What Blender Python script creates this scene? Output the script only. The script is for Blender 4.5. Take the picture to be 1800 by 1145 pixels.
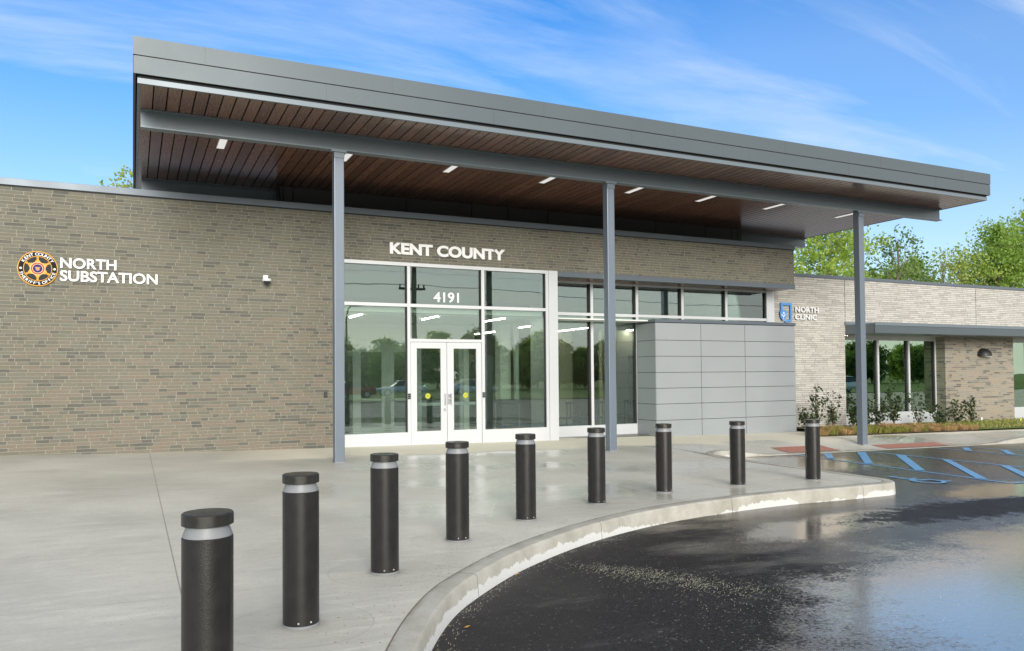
import bpy, bmesh, math, random
import numpy as np
from mathutils import Vector, Matrix
rnd = random.Random(7)
S = bpy.context.scene
COL = S.collection
for o in list(bpy.data.objects):
    bpy.data.objects.remove(o)

# ------------------------------------------------------------------ camera
cd = bpy.data.cameras.new('camera'); cam = bpy.data.objects.new('camera', cd); COL.objects.link(cam)
yaw, pit, rol = 0.448140763, 0.0243286437, -0.00848336723
fw = Vector((math.sin(yaw)*math.cos(pit), math.cos(yaw)*math.cos(pit), math.sin(pit)))
rt0 = Vector((math.cos(yaw), -math.sin(yaw), 0)); up0 = rt0.cross(fw)
rt = math.cos(rol)*rt0 + math.sin(rol)*up0; up = -math.sin(rol)*rt0 + math.cos(rol)*up0
mw = Matrix((rt, up, -fw)).transposed().to_4x4(); mw.translation = Vector((0, 0, 1.6))
cam.matrix_world = mw
cd.sensor_width = 36; cd.lens = 1388.3077/1800*36; cd.shift_y = 0.03092
cd.clip_end = 2000; cd.clip_start = 0.05
S.camera = cam

# ------------------------------------------------------------------ view, world, sun
S.view_settings.view_transform = 'Standard'; S.view_settings.look = 'None'
S.view_settings.gamma = 1; S.view_settings.exposure = 1.10
SUN_EL, SUN_AZ = math.radians(16), math.radians(190)      # azimuth: direction the sun stands in, from +Y clockwise
W = bpy.data.worlds.new('World'); S.world = W; W.use_nodes = True
wt = W.node_tree; wn = wt.nodes; wl = wt.links
for n in list(wn): wn.remove(n)
def wnode(t, **k):
    n = wn.new(t)
    for a, b in k.items(): setattr(n, a, b)
    return n
def wmath(op, a, b=None, clamp=False):
    n = wn.new('ShaderNodeMath'); n.operation = op; n.use_clamp = clamp
    for i, v in enumerate((a, b)):
        if v is None: continue
        if isinstance(v, (int, float)): n.inputs[i].default_value = v
        else: wl.new(v, n.inputs[i])
    return n.outputs[0]
sky = wnode('ShaderNodeTexSky', sky_type='NISHITA', sun_disc=False)
sky.sun_elevation = SUN_EL; sky.sun_rotation = SUN_AZ
sky.air_density = 1.0; sky.dust_density = 0.6; sky.ozone_density = 2.2
tc = wnode('ShaderNodeTexCoord'); sep = wnode('ShaderNodeSeparateXYZ'); wl.new(tc.outputs['Generated'], sep.inputs[0])
zz = wmath('ADD', wmath('MAXIMUM', sep.outputs[2], 0.0), 0.22)
cx = wmath('DIVIDE', sep.outputs[0], zz); cy = wmath('DIVIDE', sep.outputs[1], zz)
comb = wnode('ShaderNodeCombineXYZ'); wl.new(cx, comb.inputs[0]); wl.new(cy, comb.inputs[1])
mp = wnode('ShaderNodeMapping'); mp.inputs['Rotation'].default_value = (0, 0, math.radians(28)); mp.inputs['Scale'].default_value = (0.5, 1.9, 1)
mp.inputs['Location'].default_value = (1.35, 2.1, 0)
wl.new(comb.outputs[0], mp.inputs[0])
nz = wnode('ShaderNodeTexNoise'); nz.inputs['Scale'].default_value = 1.5; nz.inputs['Detail'].default_value = 12; nz.inputs['Roughness'].default_value = 0.60; nz.inputs['Distortion'].default_value = 0.5
wl.new(mp.outputs[0], nz.inputs['Vector'])
wisp = wmath('MULTIPLY', wmath('SUBTRACT', nz.outputs['Fac'], 0.43, True), 4.0, True)
lowband = wmath('SUBTRACT', 0.75, wmath('MULTIPLY', sep.outputs[2], 1.9), True)      # paler towards the horizon
rb = wmath('SUBTRACT', 1.0, wmath('MULTIPLY', wmath('ABSOLUTE', wmath('SUBTRACT', sep.outputs[2], 0.27)), 4.6), True)
rb = wmath('MULTIPLY', rb, 1.7, True)
rb = wmath('MULTIPLY', wmath('MULTIPLY', rb, wmath('MULTIPLY', wmath('SUBTRACT', sep.outputs[0], 0.30), 3.2, True)), wmath('ADD', 0.22, wmath('MULTIPLY', wisp, 0.62)), True)
lowband = wmath('MAXIMUM', lowband, rb)
front = wmath('ADD', 0.06, wmath('MULTIPLY', wmath('MAXIMUM', wmath('MULTIPLY', wisp, 0.62), lowband), 0.9), True)
# an overcast bank covers the half of the sky behind the camera
bank = wmath('MULTIPLY', wmath('SUBTRACT', 0.12, sep.outputs[1]), 2.5, True)
top = wmath('MULTIPLY', wmath('SUBTRACT', sep.outputs[2], 0.55), 3.0, True)
bank = wmath('MULTIPLY', wmath('MAXIMUM', bank, top), wmath('ADD', 0.72, wmath('MULTIPLY', wisp, 0.3)), True)
fac = wmath('MAXIMUM', front, bank)
hsv = wnode('ShaderNodeHueSaturation'); hsv.inputs['Saturation'].default_value = 1.5; hsv.inputs['Value'].default_value = 0.90; hsv.inputs['Hue'].default_value = 0.512
wl.new(sky.outputs[0], hsv.inputs['Color'])
mx0 = wnode('ShaderNodeMix', data_type='RGBA'); wl.new(front, mx0.inputs['Factor']); wl.new(hsv.outputs[0], mx0.inputs['A'])
mx0.inputs['B'].default_value = (2.9, 3.4, 4.1, 1)
mx = wnode('ShaderNodeMix', data_type='RGBA'); wl.new(bank, mx.inputs['Factor']); wl.new(mx0.outputs['Result'], mx.inputs['A'])
mx.inputs['B'].default_value = (4.9, 4.8, 4.5, 1)
bg = wnode('ShaderNodeBackground'); bg.inputs['Strength'].default_value = 0.12
wl.new(mx.outputs['Result'], bg.inputs['Color'])
wo = wnode('ShaderNodeOutputWorld'); wl.new(bg.outputs[0], wo.inputs[0])
sl = bpy.data.lights.new('sun', 'SUN'); so = bpy.data.objects.new('sun', sl); COL.objects.link(so)
sl.energy = 1.75; sl.angle = math.radians(27); sl.color = (1.0, 0.95, 0.87)
sd = Vector((math.sin(SUN_AZ)*math.cos(SUN_EL), math.cos(SUN_AZ)*math.cos(SUN_EL), math.sin(SUN_EL)))
so.rotation_euler = sd.to_track_quat('Z', 'Y').to_euler()

# ------------------------------------------------------------------ materials
class NT:
    """small node-building helper"""
    def __init__(s, name):
        s.m = bpy.data.materials.new(name); s.m.use_nodes = True
        s.t = s.m.node_tree; s.n = s.t.nodes; s.l = s.t.links
        for x in list(s.n): s.n.remove(x)
        s.out = s.n.new('ShaderNodeOutputMaterial')
    def node(s, t, ins=None, **k):
        n = s.n.new(t)
        for a, b in k.items(): setattr(n, a, b)
        for a, b in (ins or {}).items(): s.put(n.inputs[a], b)
        return n
    def put(s, sock, v):
        if isinstance(v, bpy.types.NodeSocket): s.l.new(v, sock)
        else: sock.default_value = v
    def math(s, op, a, b=None, c=None, clamp=False):
        n = s.n.new('ShaderNodeMath'); n.operation = op; n.use_clamp = clamp
        for i, v in enumerate((a, b, c)):
            if v is not None: s.put(n.inputs[i], v)
        return n.outputs[0]
    def mix(s, f, a, b, blend='MIX'):
        n = s.n.new('ShaderNodeMix'); n.data_type = 'RGBA'; n.blend_type = blend
        s.put(n.inputs['Factor'], f)
        for k, v in (('A', a), ('B', b)):
            if isinstance(v, tuple) and len(v) == 3: v = (*v, 1)
            s.put(n.inputs[k], v)
        return n.outputs['Result']
    def noise(s, vec, scale, detail=4, rough=.55, dist=0):
        n = s.node('ShaderNodeTexNoise', {'Scale': scale, 'Detail': detail, 'Roughness': rough, 'Distortion': dist})
        if vec is not None: s.l.new(vec, n.inputs['Vector'])
        return n.outputs['Fac']
    def coord(s, which='Object', scale=None, rot=None):
        c = s.node('ShaderNodeTexCoord').outputs[which]
        if scale or rot:
            m = s.node('ShaderNodeMapping', {'Vector': c})
            if scale: m.inputs['Scale'].default_value = scale
            if rot: m.inputs['Rotation'].default_value = rot
            c = m.outputs[0]
        return c
    def sepxyz(s, v):
        n = s.node('ShaderNodeSeparateXYZ', {'Vector': v}); return n.outputs
    def comb(s, x, y, z=0.0):
        return s.node('ShaderNodeCombineXYZ', {'X': x, 'Y': y, 'Z': z}).outputs[0]
    def ramp(s, f, stops, interp='LINEAR'):
        n = s.node('ShaderNodeValToRGB', {'Fac': f}); cr = n.color_ramp; cr.interpolation = interp
        while len(cr.elements) < len(stops): cr.elements.new(0.5)
        for e, (p, c) in zip(cr.elements, stops):
            e.position = p; e.color = (*c, 1) if len(c) == 3 else c
        return n.outputs['Color']
    def smooth(s, v, a, b):
        n = s.node('ShaderNodeMapRange', {'Value': v, 'From Min': a, 'From Max': b}, interpolation_type='SMOOTHSTEP')
        return n.outputs[0]
    def bump(s, h, strength, dist=.01):
        return s.node('ShaderNodeBump', {'Height': h, 'Strength': strength, 'Distance': dist}).outputs[0]
    def pbsdf(s, base, rough=.5, metal=0., normal=None, **k):
        p = s.node('ShaderNodeBsdfPrincipled')
        if isinstance(base, tuple) and len(base) == 3: base = (*base, 1)
        s.put(p.inputs['Base Color'], base); s.put(p.inputs['Roughness'], rough); s.put(p.inputs['Metallic'], metal)
        if normal is not None: s.put(p.inputs['Normal'], normal)
        for a, b in k.items(): s.put(p.inputs[a.replace('_', ' ')], b)
        s.l.new(p.outputs[0], s.out.inputs[0]); return p

def plain(name, col, rough=.5, metal=0., var=.12, nscale=3., streak=False, bumpn=0., **k):
    t = NT(name); c = t.coord('Object', (1, 1, .15) if streak else None)
    n = t.noise(c, nscale, 5)
    n2 = t.noise(t.coord(), nscale*22, 3)
    f = t.math('ADD', t.math('MULTIPLY', t.math('SUBTRACT', n, .5), 2*var), t.math('MULTIPLY', t.math('SUBTRACT', n2, .5), var))
    v = t.math('ADD', 1.0, f)
    base = t.node('ShaderNodeVectorMath', {0: col, 'Scale': v}, operation='SCALE').outputs[0]
    r = t.math('ADD', rough, t.math('MULTIPLY', t.math('SUBTRACT', n, .5), .25), clamp=True)
    nm = t.bump(n2, bumpn, .004) if bumpn else None
    t.pbsdf(base, r, metal, nm, **k)
    return t.m

def brick_mat(name, h, Lmin, Lmax, stops, mortar, mw_, mdepth, pink=None, streak=.35, bumpk=.6):
    t = NT(name); p = t.coord(); x, y, z = t.sepxyz(p)
    u = t.math('ADD', x, y)
    rowf = t.math('DIVIDE', t.math('ADD', z, 10.0), h)
    row = t.math('FLOOR', rowf); fv = t.math('SUBTRACT', rowf, row)
    wn1 = t.node('ShaderNodeTexWhiteNoise', {'W': row}, noise_dimensions='1D')
    r1 = wn1.outputs['Value']; L = t.math('ADD', Lmin, t.math('MULTIPLY', r1, Lmax-Lmin))
    uf = t.math('DIVIDE', t.math('ADD', u, t.math('MULTIPLY', r1, 37.3)), L)
    # a little waviness of joint position so lengths differ inside one course
    col = t.math('FLOOR', uf)
    jit = t.node('ShaderNodeTexWhiteNoise', {'Vector': t.comb(col, row)}, noise_dimensions='2D')
    fu = t.math('SUBTRACT', uf, col)
    split = t.math('GREATER_THAN', fu, t.math('ADD', .3, t.math('MULTIPLY', jit.outputs['Value'], .45)))
    idv = t.comb(t.math('ADD', col, t.math('MULTIPLY', split, .5)), row)
    w2 = t.node('ShaderNodeTexWhiteNoise', {'Vector': idv}, noise_dimensions='2D')
    rv = w2.outputs['Value']
    cut = t.math('ADD', .3, t.math('MULTIPLY', jit.outputs['Value'], .45))
    dj = t.math('MINIMUM', t.math('MULTIPLY', t.math('ABSOLUTE', t.math('SUBTRACT', fu, cut)), L), t.math('MULTIPLY', fu, L))
    edge = t.noise(t.coord('Object', (1, 1, 4)), 14, 3)
    mwv = t.math('MULTIPLY', mw_, t.math('ADD', .55, t.math('MULTIPLY', edge, .9)))
    mh = t.math('LESS_THAN', t.math('MULTIPLY', fv, h), mwv)
    mv = t.math('LESS_THAN', dj, t.math('MULTIPLY', mwv, .6))
    mort = t.math('MAXIMUM', mh, mv)
    cl = t.noise(t.comb(t.math('MULTIPLY', u, .8), t.math('MULTIPLY', z, 2.2)), 1.3, 3)
    rv2 = t.math('ADD', rv, t.math('MULTIPLY', t.math('SUBTRACT', cl, .5), .5), clamp=True)
    c = t.ramp(rv2, stops, 'CONSTANT')
    if pink:
        w3 = t.node('ShaderNodeTexWhiteNoise', {'Vector': t.comb(t.math('ADD', t.math('MULTIPLY', split, .5), col), t.math('ADD', row, 91.0))}, noise_dimensions='2D').outputs['Value']
        thr = t.math('SUBTRACT', .70, t.math('MULTIPLY', t.math('SUBTRACT', z, .0), .19))      # more tan bricks in the lower courses
        f = t.math('MULTIPLY', t.smooth(t.math('SUBTRACT', thr, w3), -.25, .25), t.math('GREATER_THAN', rv2, .26))
        c = t.mix(t.math('MULTIPLY', f, .6), c, pink)
    st = t.noise(t.coord('Object', (7, 7, 75)), 2.0, 6, .7)
    c = t.mix(1.0, c, t.ramp(st, [(.25, (1-streak,)*3), (.75, (1.0,)*3)]), 'MULTIPLY')
    fine = t.noise(t.coord(), 60, 3)
    c = t.mix(1.0, c, t.ramp(fine, [(.3, (.82,)*3), (.7, (1,)*3)]), 'MULTIPLY')
    c = t.mix(mort, c, mortar)
    big = t.noise(t.coord(), .35, 4)
    c = t.mix(1.0, c, t.ramp(big, [(.3, (.9, .9, .89)), (.7, (1, 1, 1))]), 'MULTIPLY')
    hgt = t.math('ADD', t.math('MULTIPLY', t.math('SUBTRACT', 1.0, mort), mdepth), t.math('MULTIPLY', st, .5))
    t.pbsdf(c, .85, 0, t.bump(hgt, bumpk, .012))
    return t.m

M = {}
M['brick'] = brick_mat('olive_brick', .0675, .34, .72,
    [(0, (.158, .156, .138)), (.08, (.182, .178, .152)), (.20, (.22, .214, .17)), (.42, (.25, .242, .188)), (.62, (.236, .23, .18)), (.80, (.25, .23, .178)), (.9, (.24, .236, .194))],
    (.335, .325, .265), .0100, .9, streak=.45, bumpk=1., pink=(.31, .247, .19))
M['clinicbrick'] = brick_mat('pale_brick', .0675, .5, 1.0,
    [(0, (.48, .465, .43)), (.2, (.57, .555, .515)), (.5, (.62, .605, .56)), (.8, (.54, .525, .485))],
    (.19, .175, .155), .011, .9, streak=.14, bumpk=.6)
M['pierbrick'] = brick_mat('tan_brick', .0675, .45, .95,
    [(0, (.18, .17, .15)), (.14, (.25, .235, .20)), (.34, (.34, .315, .265)), (.7, (.38, .35, .29)), (.85, (.40, .345, .27))],
    (.36, .34, .29), .010, .9, pink=(.42, .34, .25))
M['fascia'] = plain('grey_fascia_metal', (.088, .110, .124), .42, .25, .06, .7)
M['coping'] = plain('grey_coping_metal', (.115, .14, .168), .42, .3, .06, 1.)
M['steel'] = plain('painted_steel_blue_grey', (.15, .185, .215), .34, .2, .06, 1.2)
M['column'] = plain('painted_steel_column', (.15, .182, .225), .36, .2, .05, 1.2)
M['alu'] = plain('clear_anodised_aluminium', (.58, .60, .62), .38, .15, .03, 1.)
M['box'] = plain('pale_grey_metal_panel', (.29, .315, .332), .5, .15, .05, 1.2)
M['gap'] = plain('shadow_gap', (.02, .021, .022), .8, 0, .1, 3)
M['darkpanel'] = plain('charcoal_panel', (.045, .048, .055), .45, .1, .08, 1)
M['bollard'] = plain('dark_bronze_paint', (.017, .016, .0155), .34, .1, .6, 9, bumpn=.35, Specular_IOR_Level=.42)
M['bollardcap'] = plain('wet_black_cap', (.022, .021, .018), .22, .2, .5, 25, bumpn=.35)
M['collar'] = plain('frosted_collar', (.22, .232, .245), .45, 0, .05, 3)
M['white'] = plain('white_letter_enamel', (.70, .71, .73), .4, 0, .03, 4)
M['whitelift'] = plain('shade_lifted_white_enamel', (.86, .87, .88), .4, 0, .02, 4)  # paler copy of the letter white, lightened to offset the canopy shade
M['gold'] = plain('gold_enamel', (.72, .36, .05), .6, 0, .12, 25, Specular_IOR_Level=.15)
M['goldpale'] = plain('pale_gold_enamel', (.74, .52, .26), .6, 0, .12, 25, Specular_IOR_Level=.15)
M['sealblack'] = plain('black_enamel', (.014, .014, .018), .6, 0, .1, 10, Specular_IOR_Level=.1)
M['sealgrey'] = plain('charcoal_enamel', (.035, .037, .042), .6, 0, .1, 10, Specular_IOR_Level=.1)
M['sealblue'] = plain('navy_enamel', (.03, .03, .16), .6, 0, .1, 10, Specular_IOR_Level=.1)
M['sealpink'] = plain('copper_enamel', (.55, .28, .16), .6, 0, .3, 60, Specular_IOR_Level=.1)
M['sealred'] = plain('crimson_enamel', (.40, .10, .06), .6, 0, .2, 60, Specular_IOR_Level=.1)
M['blue'] = plain('blue_logo_enamel', (.07, .27, .66), .4, 0, .05, 4)
M['yellow'] = plain('yellow_vinyl', (.48, .50, .04), .5, 0, .08, 20)
M['black'] = plain('black_plastic', (.02, .02, .022), .5, 0, .1, 5)
M['rubber'] = plain('tyre_rubber', (.02, .02, .02), .8, 0, .1, 5)
M['chrome'] = plain('satin_steel', (.55, .56, .57), .3, .8, .05, 5)
M['iwall'] = plain('cream_painted_wall', (.36, .34, .27), .7, 0, .03, 1)
M['iwhite'] = plain('white_ceiling_board', (.74, .76, .74), .7, 0, .03, 1)
M['ifloor'] = plain('grey_tile_floor', (.09, .085, .08), .35, 0, .1, 2)
M['idark'] = plain('dark_interior_panel', (.03, .035, .032), .6, 0, .1, 2)
M['igreen'] = plain('green_grey_wall', (.09, .11, .095), .7, 0, .05, 2)
M['iwood'] = plain('oak_veneer', (.34, .24, .13), .5, 0, .1, 4)
M['bark'] = plain('grey_bark', (.17, .15, .12), .9, 0, .3, 6, bumpn=.8)
M['palebark'] = plain('pale_bark', (.34, .32, .27), .9, 0, .25, 5, bumpn=.6)
M['polewood'] = plain('weathered_pole_wood', (.17, .13, .09), .9, 0, .3, 3, True)
M['twig'] = plain('shrub_twig', (.12, .09, .06), .9, 0, .2, 8)
M['soil'] = plain('mulch', (.10, .07, .045), .95, 0, .5, 9, bumpn=1.)
M['carpaint'] = plain('silver_car_paint', (.55, .57, .58), .25, .4, .03, 2)
M['redpaint'] = plain('red_car_paint', (.35, .02, .02), .25, .2, .03, 2)
M['carglass'] = plain('car_window', (.02, .025, .03), .08, 0, .03, 2)
M['roof'] = plain('roof_membrane', (.35, .35, .34), .8, 0, .1, 1)

def leafmat(name, c1, c2, trans=.35):
    t = NT(name)
    inf = t.node('ShaderNodeNewGeometry').outputs['Random Per Island']
    n = t.noise(t.coord(), .7, 3)
    f = t.math('ADD', t.math('MULTIPLY', inf, .6), t.math('MULTIPLY', n, .5), clamp=True)
    c = t.mix(f, c1, c2)
    d = t.node('ShaderNodeBsdfPrincipled', {'Base Color': c, 'Roughness': .5})
    tr = t.node('ShaderNodeBsdfTranslucent', {'Color': c})
    mm = t.node('ShaderNodeMixShader', {0: trans, 1: d.outputs[0], 2: tr.outputs[0]})
    t.l.new(mm.outputs[0], t.out.inputs[0]); return t.m
M['leafbright'] = leafmat('spring_leaves', (.26, .42, .06), (.50, .60, .13), .55)
M['leafmid'] = leafmat('green_leaves', (.18, .33, .05), (.38, .51, .11), .55)
M['leafolive'] = leafmat('olive_leaves', (.26, .36, .06), (.46, .54, .12), .5)
M['leafdeep'] = leafmat('deep_leaves', (.07, .15, .03), (.19, .29, .06), .4)
M['leafshrub'] = leafmat('glossy_shrub_leaves', (.018, .042, .012), (.05, .085, .02), .15)
M['grassgreen'] = leafmat('green_grass_blades', (.24, .26, .05), (.44, .44, .12), .35)
M['grasstan'] = leafmat('tan_grass_blades', (.44, .29, .12), (.64, .46, .24), .35)
M['clip'] = leafmat('dried_clippings', (.34, .34, .22), (.60, .60, .46), .2)

def glass_mat(name, refl, tint, gcol=(.84, .92, .90, 1)):
    t = NT(name)
    f = t.node('ShaderNodeFresnel', {'IOR': 1.5}).outputs[0]
    wob = t.bump(t.noise(t.coord(), .9, 1), .06, .02)
    fac = t.math('ADD', refl, t.math('MULTIPLY', f, .9), clamp=True)
    g = t.node('ShaderNodeBsdfGlossy', {'Color': gcol, 'Roughness': .0, 'Normal': wob})
    tr = t.node('ShaderNodeBsdfTransparent', {'Color': tint})
    mm = t.node('ShaderNodeMixShader', {0: fac, 1: tr.outputs[0], 2: g.outputs[0]})
    t.l.new(mm.outputs[0], t.out.inputs[0]); return t.m
M['glass'] = glass_mat('green_tinted_glass', .17, (.75, .82, .77, 1))
M['glassclinic'] = glass_mat('green_gloss_window_glass', .40, (.5, .66, .54, 1), (.78, 1, .78, 1))  # green gloss colour adds the green of the mirrored trees
M['glassin'] = glass_mat('inner_clear_glass', .04, (.9, .94, .92, 1))

def emis(name, col, st):
    t = NT(name); e = t.node('ShaderNodeEmission', {'Color': (*col, 1), 'Strength': st}); t.l.new(e.outputs[0], t.out.inputs[0]); return t.m
M['lampin'] = emis('lit_linear_lamp', (1, .93, .8), 30)
M['lampout'] = emis('canopy_light_lens', (1, .98, .93), .36)
M['warmglow'] = emis('lit_wall_washer', (1, .82, .5), 6)

# wood plank soffit
t = NT('brown_metal_plank')
x, y, z = t.sepxyz(t.coord())
pid = t.math('FLOOR', t.math('DIVIDE', x, .2))
w = t.node('ShaderNodeTexWhiteNoise', {'W': pid}, noise_dimensions='1D').outputs['Value']
gr = t.noise(t.comb(t.math('MULTIPLY', x, 26), t.math('ADD', t.math('MULTIPLY', y, 2.2), t.math('MULTIPLY', w, 40))), 1.6, 6, .7, 1.2)
c = t.ramp(gr, [(.2, (.09, .046, .032)), (.5, (.175, .092, .064)), (.8, (.27, .155, .112))])
c = t.mix(1., c, t.ramp(w, [(0, (.75,)*3), (1, (1.15,)*3)]), 'MULTIPLY')
t.pbsdf(c, .22, 0, t.bump(gr, .05, .002), Specular_IOR_Level=.8)
M['plank'] = t.m

# concrete
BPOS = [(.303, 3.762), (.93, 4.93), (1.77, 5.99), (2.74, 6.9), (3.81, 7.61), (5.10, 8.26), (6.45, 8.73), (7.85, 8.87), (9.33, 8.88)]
def concrete(name, base, joints=(), rings=(), wet=True):
    t = NT(name); p = t.coord(); x, y, z = t.sepxyz(p)
    n1 = t.noise(p, .45, 6, .6, .4); n2 = t.noise(t.coord('Object', (1.2, 6, 1), (0, 0, .25)), 1.5, 5, .65); n3 = t.noise(p, 45, 3)
    c = t.mix(t.smooth(n1, .3, .7), tuple(b*.80 for b in base), tuple(b*1.06 for b in base))
    c = t.mix(t.math('MULTIPLY', t.smooth(n2, .5, .72), .45), c, tuple(b*1.22 for b in base))
    c = t.mix(t.math('MULTIPLY', t.smooth(n2, .45, .28), .45), c, tuple(b*.7 for b in base))
    st = t.smooth(t.noise(t.coord('Object', (.5, 9, 1), (0, 0, -.12)), 1.1, 6, .7), .5, .8)
    c = t.mix(t.math('MULTIPLY', st, .3), c, tuple(b*.72 for b in base))
    c = t.mix(t.math('MULTIPLY', t.smooth(n3, .48, .7), .28), c, tuple(b*.62 for b in base))
    n4 = t.noise(p, 11, 6, .75)
    c = t.mix(t.math('MULTIPLY', t.smooth(n4, .5, .68), .22), c, tuple(b*.68 for b in base))
    c = t.mix(t.math('MULTIPLY', t.smooth(n4, .46, .32), .22), c, tuple(b*1.25 for b in base))
    # dirt flecks
    v = t.node('ShaderNodeTexVoronoi', {'Vector': p, 'Scale': 16.}, feature='F1')
    fl = t.math('MULTIPLY', t.math('LESS_THAN', v.outputs['Distance'], .09), t.math('GREATER_THAN', t.noise(p, 1.1, 3), .52))
    c = t.mix(t.math('MULTIPLY', fl, .6), c, (.09, .075, .055))
    rough = t.math('ADD', .42, t.math('MULTIPLY', n1, .35))
    wetm = 0.0
    if wet:
        yw = t.math('ADD', y, t.math('MULTIPLY', t.math('SUBTRACT', n1, .5), 2.4))
        dry = t.smooth(yw, 14.9, 15.5)                       # sheltered strip by the doors stays dry
        drx = t.smooth(t.math('ADD', x, t.math('MULTIPLY', n2, 2.)), 1.8, 4.2)
        dry = t.math('MULTIPLY', dry, drx)
        c = t.mix(dry, c, tuple(b*1.30 for b in (base[0]*1.03, base[1], base[2]*.93)))
        wetm = t.math('MULTIPLY', t.smooth(t.noise(p, .5, 2, .4), .25, .72), t.math('SUBTRACT', 1., dry))
        wx = t.math('MULTIPLY', t.smooth(x, 1.0, 3.2), t.smooth(y, 7.0, 8.6))
        wetm = t.math('MULTIPLY', wetm, t.math('ADD', .25, t.math('MULTIPLY', wx, .75)))
        c = t.mix(t.math('MULTIPLY', wetm, .12), c, tuple(b*.75 for b in base))
        rough = t.math('SUBTRACT', rough, t.math('MULTIPLY', wetm, .48), clamp=True)
        rough = t.math('ADD', t.math('MULTIPLY', dry, .2), rough, clamp=True)
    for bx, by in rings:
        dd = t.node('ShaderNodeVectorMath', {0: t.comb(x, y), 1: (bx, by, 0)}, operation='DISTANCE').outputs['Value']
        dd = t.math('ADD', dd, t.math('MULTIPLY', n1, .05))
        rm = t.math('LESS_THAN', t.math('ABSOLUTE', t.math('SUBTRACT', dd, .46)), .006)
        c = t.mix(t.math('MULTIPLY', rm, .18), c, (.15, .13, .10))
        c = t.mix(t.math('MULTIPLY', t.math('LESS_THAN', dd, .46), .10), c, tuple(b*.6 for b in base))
        c = t.mix(t.math('MULTIPLY', t.smooth(dd, .2, .125), .45), c, tuple(b*.42 for b in base))      # darker close around the foot
    for ax, pos, wd, dark in joints:
        d = t.math('ABSOLUTE', t.math('SUBTRACT', x if ax == 'x' else y, pos))
        f = t.math('MULTIPLY', t.math('LESS_THAN', d, wd), dark)
        c = t.mix(f, c, (.10, .085, .06))
    t.pbsdf(c, rough, 0, t.bump(t.math('ADD', t.math('MULTIPLY', n3, .4), t.math('MULTIPLY', n2, .3)), .08, .006), Specular_IOR_Level=t.math('ADD', .55, t.math('MULTIPLY', wetm, .45)))
    return t.m
M['plaza'] = concrete('broom_finished_wet_concrete', (.515, .503, .447),
    (('x', .31, .005, .6), ('x', 6.17, .006, .5), ('x', 12.2, .006, .5), ('x', -5.5, .007, .6), ('y', 12.1, .006, .42), ('y', 9.1, .005, .32), ('y', 16.1, .007, .45), ('y', 5.9, .005, .3)), BPOS)

# kerb: u along (m), v across
t = NT('kerb_concrete_peeling_white')
uv = t.node('ShaderNodeUVMap').outputs[0]; u, v, _ = t.sepxyz(uv); p = t.coord()
n1 = t.noise(p, 3, 6, .65); n3 = t.noise(p, 50, 3)
c = t.mix(t.smooth(n1, .3, .7), (.33, .315, .27), (.45, .44, .39))
edge = t.math('ADD', .25, t.math('MULTIPLY', t.math('SUBTRACT', t.noise(t.comb(u, 0.0), 3.2, 5, .8), .5), .26))
edge = t.math('ADD', edge, t.math('MULTIPLY', t.math('MULTIPLY', t.smooth(t.noise(t.comb(u, 7.0), .9, 3), .42, .58), t.smooth(u, 17.5, 20.)), .11))
patch = t.math('GREATER_THAN', v, edge)
far = t.smooth(t.noise(t.comb(t.math('MULTIPLY', u, .9), 3.), 1.2, 2), .35, .5)
c = t.mix(t.math('MULTIPLY', patch, .95), c, (.60, .61, .60))
fr = t.math('FRACT', t.math('DIVIDE', u, 2.55))
c = t.mix(t.math('MULTIPLY', t.math('LESS_THAN', fr, .0035), .8), c, (.05, .045, .04))
c = t.mix(t.math('MULTIPLY', t.math('LESS_THAN', v, .012), .8), c, (.12, .085, .055))
c = t.mix(t.math('MULTIPLY', t.smooth(n3, .55, .75), .25), c, (.2, .18, .15))
dirt = t.math('MULTIPLY', t.smooth(v, .06, .0), t.smooth(t.noise(p, 5, 4), .42, .62))
c = t.mix(t.math('MULTIPLY', dirt, .6), c, (.17, .13, .09))
t.pbsdf(c, .6, 0, t.bump(t.math('ADD', n3, t.math('MULTIPLY', n1, 1.5)), .3, .008))
M['kerb'] = t.m

# asphalt with puddles
t = NT('wet_asphalt'); p = t.coord(); x, y, z = t.sepxyz(p)
def ell(cx_, cy_, rx, ry, ang=0):
    dx = t.math('SUBTRACT', x, cx_); dy = t.math('SUBTRACT', y, cy_); ca, sa = math.cos(ang), math.sin(ang)
    a = t.math('DIVIDE', t.math('ADD', t.math('MULTIPLY', dx, ca), t.math('MULTIPLY', dy, sa)), rx)
    b = t.math('DIVIDE', t.math('SUBTRACT', t.math('MULTIPLY', dy, ca), t.math('MULTIPLY', dx, sa)), ry)
    return t.math('SUBTRACT', 1., t.math('SQRT', t.math('ADD', t.math('MULTIPLY', a, a), t.math('MULTIPLY', b, b))))
nb = t.noise(p, .55, 6, .62, .6)
nf = t.noise(p, 4.5, 5, .65)
pud = t.math('MAXIMUM', t.math('MULTIPLY', ell(9.6, 3.3, 6.6, 2.7, .10), 2.0), ell(7.3, 6.7, 1.7, .45, .2))
pud = t.math('MAXIMUM', pud, ell(13.0, 7.6, 3.0, .7, .05))
pud = t.math('MAXIMUM', pud, ell(12.0, 12.0, 1.9, 1.6, 0.))
pud = t.math('ADD', pud, t.math('ADD', t.math('MULTIPLY', t.math('SUBTRACT', nb, .5), 1.5), t.math('ADD', t.math('MULTIPLY', t.math('SUBTRACT', nf, .5), .7), t.math('MULTIPLY', t.math('SUBTRACT', t.noise(p, 38, 4), .5), 1.1))))
gravel = t.smooth(t.math('ADD', ell(10.3, 6.75, 3.2, .62, .02), t.math('ADD', t.math('MULTIPLY', t.math('SUBTRACT', nf, .5), 1.3), t.math('MULTIPLY', t.math('SUBTRACT', t.noise(p, 30, 4), .5), .9))), .0, .35)
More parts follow.
